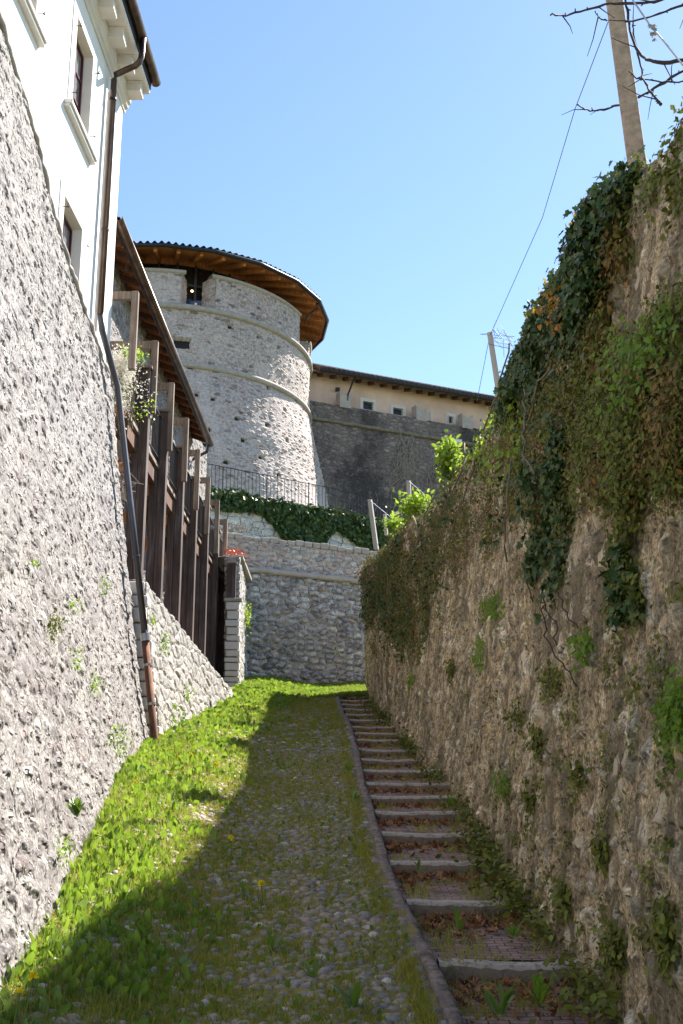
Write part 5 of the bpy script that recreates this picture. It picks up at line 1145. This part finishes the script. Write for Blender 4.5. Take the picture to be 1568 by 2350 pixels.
b = atY(1466,400,8.6); t = atY(1402,-60,8.75)
pole('concrete_pole', b, t, .155, .145, M['concrete'], 'leaning square concrete pole rising behind the ivy topped wall', 'pole')
b2 = atY(1150,930,14.5); t2 = atY(1124,764,14.5)
pole('wooden_pole', b2, t2, .085, .075, M['whitewood'], 'weathered round wooden pole with wires behind the wall', 'pole', rnd_=True)
mb = MB(); cc = Vector(t2)
for _ in range(12): a = cc+Vector(rng.normal(size=3)*.05)+Vector((.06,0,-.03)); mb.tube([a, a+Vector(rng.normal(size=3)*.07), a+Vector((.2,0,-.12))+Vector(rng.normal(size=3)*.07)], .003, 4)
tag(mb.build('wire_bundle', M['wire']), 'tangle of thin dark wires at the head of the wooden pole', 'wires')
pole('stake', atY(864,1262,23.5), atY(849,1147,23.5), .095, .085, M['whitewood'], 'tall thin grey stake near the far end of the right wall', 'stake', 'vineyard stakes')
pole('stake', atY(940,1160,24), atY(938,1103,24), .085, .08, M['whitewood'], 'grey stake standing behind the lime green bush', 'stake', 'vineyard stakes')
pole('stake', atY(887,1228,23.5), atY(883,1180,23.5), .07, .06, M['whitewood'], 'short brownish stake between the two taller ones', 'stake', 'vineyard stakes')
def wire(pts, r, mat, label, n=16, sag=0):
    mb = MB(); q = []
    for i in range(len(pts)-1):
        for t in np.linspace(0, 1, n)[:-1]: p = pts[i]*(1-t)+pts[i+1]*t; q.append((p[0],p[1],p[2]-sag*4*t*(1-t)))
    q.append(tuple(pts[-1])); mb.tube(q, r, 5); return tag(mb.build('wire', mat), label, 'wire')
wire([atY(1396,50,8.7), atY(1320,250,10.2), atY(1245,500,12.2), atY(1124,772,14.5)], .004, M['wire'], 'thin wire running from the concrete pole down to the wooden pole')
wire([atY(1124,772,14.5), atY(1095,920,15.5)], .004, M['wire'], 'thin wire dropping steeply from the wooden pole')
wire([atY(1124,790,14.5), atY(1170,800,13.0)], .004, M['wire'], 'short wire from the wooden pole toward the ivy')
wire([atY(849,1148,23.5), atY(900,1190,22), atY(905,1205,22)], .007, M['wire_pale'], 'wire from the tall stake down to the bush')
wire([atY(938,1104,24), atY(975,1135,20)], .007, M['wire_pale'], 'wire from the middle stake toward the shrub')
wire([atY(760,1170,34), atY(850,1185,24)], .007, M['wire'], 'wire from the railing to the tall stake')
mb = MB(); a = atY(897,1184,23); b = atY(935,1166,21.5); mb.bar(tuple(a), tuple(b), .05, .05); tag(mb.build('rod', M['whitepaint']), 'white sloping rod on the wall top by the stakes', 'rod')
mb = MB(); a = atY(1025,1010,25); b = atY(1060,1014,25); mb.bar(tuple(a), tuple(b), .1, .07)
for k in range(8): c = a+(b-a)*k/7; mb.bar(tuple(c-np.array([0,0,.03])), tuple(c-np.array([0,0,.08])), .015, .015)
tag(mb.build('awning_edge', M['whitepaint']), 'short white fringed awning edge beside the lime shrub', 'awning')
# bare tree reaching in at the top right
tree = empty('bare_tree', (4.6,7.5,3.8), 'bare dark branched tree reaching in behind the concrete pole', 'tree')
mb = MB(); mb.tube([(4.6,7.5,3.4),(4.5,7.5,5),(4.2,7.4,6.6),(4.0,7.3,8)], [.16,.14,.11,.08], 10); mb.build('trunk', M['bark'], tree, smooth=True)
BR = [([(1262,32),(1300,36),(1340,22),(1400,8),(1480,6),(1550,-10),(1700,-60)], 6.6, .012),([(1367,26),(1378,40),(1392,48)], 6.6, .007),([(1640,0),(1568,12),(1500,36),(1436,50)], 7.0, .013),
 ([(1436,-20),(1440,20),(1448,80),(1470,125),(1500,140),(1568,140),(1640,120)], 7.0, .016),([(1452,52),(1455,80),(1470,150),(1482,190),(1500,220),(1518,240)], 7.2, .011),
 ([(1326,240),(1345,252),(1372,254),(1410,244),(1480,215),(1540,180),(1640,120)], 9.0, .014),([(1443,165),(1470,180),(1510,186),(1568,188),(1640,180)], 7.2, .009),([(1518,240),(1505,232)], 7.2, .008)]
for pts, Yb, r0 in BR:
    q = [atY(x_, y_, Yb+.3*math.sin(i)) for i, (x_, y_) in enumerate(pts)]; sm = []
    for i in range(len(q)-1):
        for t in np.linspace(0, 1, 6)[:-1]:
            p0_, p1_, p2_, p3_ = q[max(i-1,0)], q[i], q[i+1], q[min(i+2,len(q)-1)]
            sm.append(.5*((2*p1_)+(-p0_+p2_)*t+(2*p0_-5*p1_+4*p2_-p3_)*t*t+(-p0_+3*p1_-3*p2_+p3_)*t**3)+rnd3(1,.004)[0])
    sm.append(q[-1]); n = len(sm); mb = MB(); rs = [r0*(.6+.6*abs(k/n-(0 if pts[0][0] > pts[-1][0] else 0))) if pts[0][0] < pts[-1][0] else r0*(1.2-.6*k/n) for k in range(n)]
    rs = [v*random.uniform(.62,.9) for v in rs]
    mb.tube([tuple(p) for p in sm], rs, 7)
    for k in range(2, n-1, 3):
        p = sm[k]; d = rnd3(1,1)[0]; d = d/np.linalg.norm(d); mb.tube([tuple(p), tuple(p+d*r0*2.2)], [r0*.5, r0*.3], 5)
    for k in range(4, n-2, 9):
        p = sm[k]; d = rnd3(1,1)[0]+(sm[k]-sm[k-1])*6; d = d/np.linalg.norm(d)*random.uniform(.12,.3); mb.tube([tuple(p), tuple(p+d*.5+rnd3(1,.012)[0]), tuple(p+d)], [.005,.0035,.002], 5)
    mb.build('branch', M['bark'], tree, smooth=True)
wire([atY(1452,0,6.4), atY(1490,55,6.4), atY(1520,90,6.4), atY(1568,150,6.4), atY(1620,210,6.4)], .006, M['wire_pale'], 'pale twisted wire slanting across the top right corner')
c = atY(1498,75,6.4); root = empty('dead_leaf_cluster', tuple(c), 'dried seed cluster caught on the pale wire', 'dead leaves'); n = 14
inst('leaf', *CRUMP, c+rng.normal(size=(n,3))*np.array([.015,.02,.04]), rnd3(n), rnd3(n), .035*rng.uniform(.6,1.2,n), M['twig'], root)
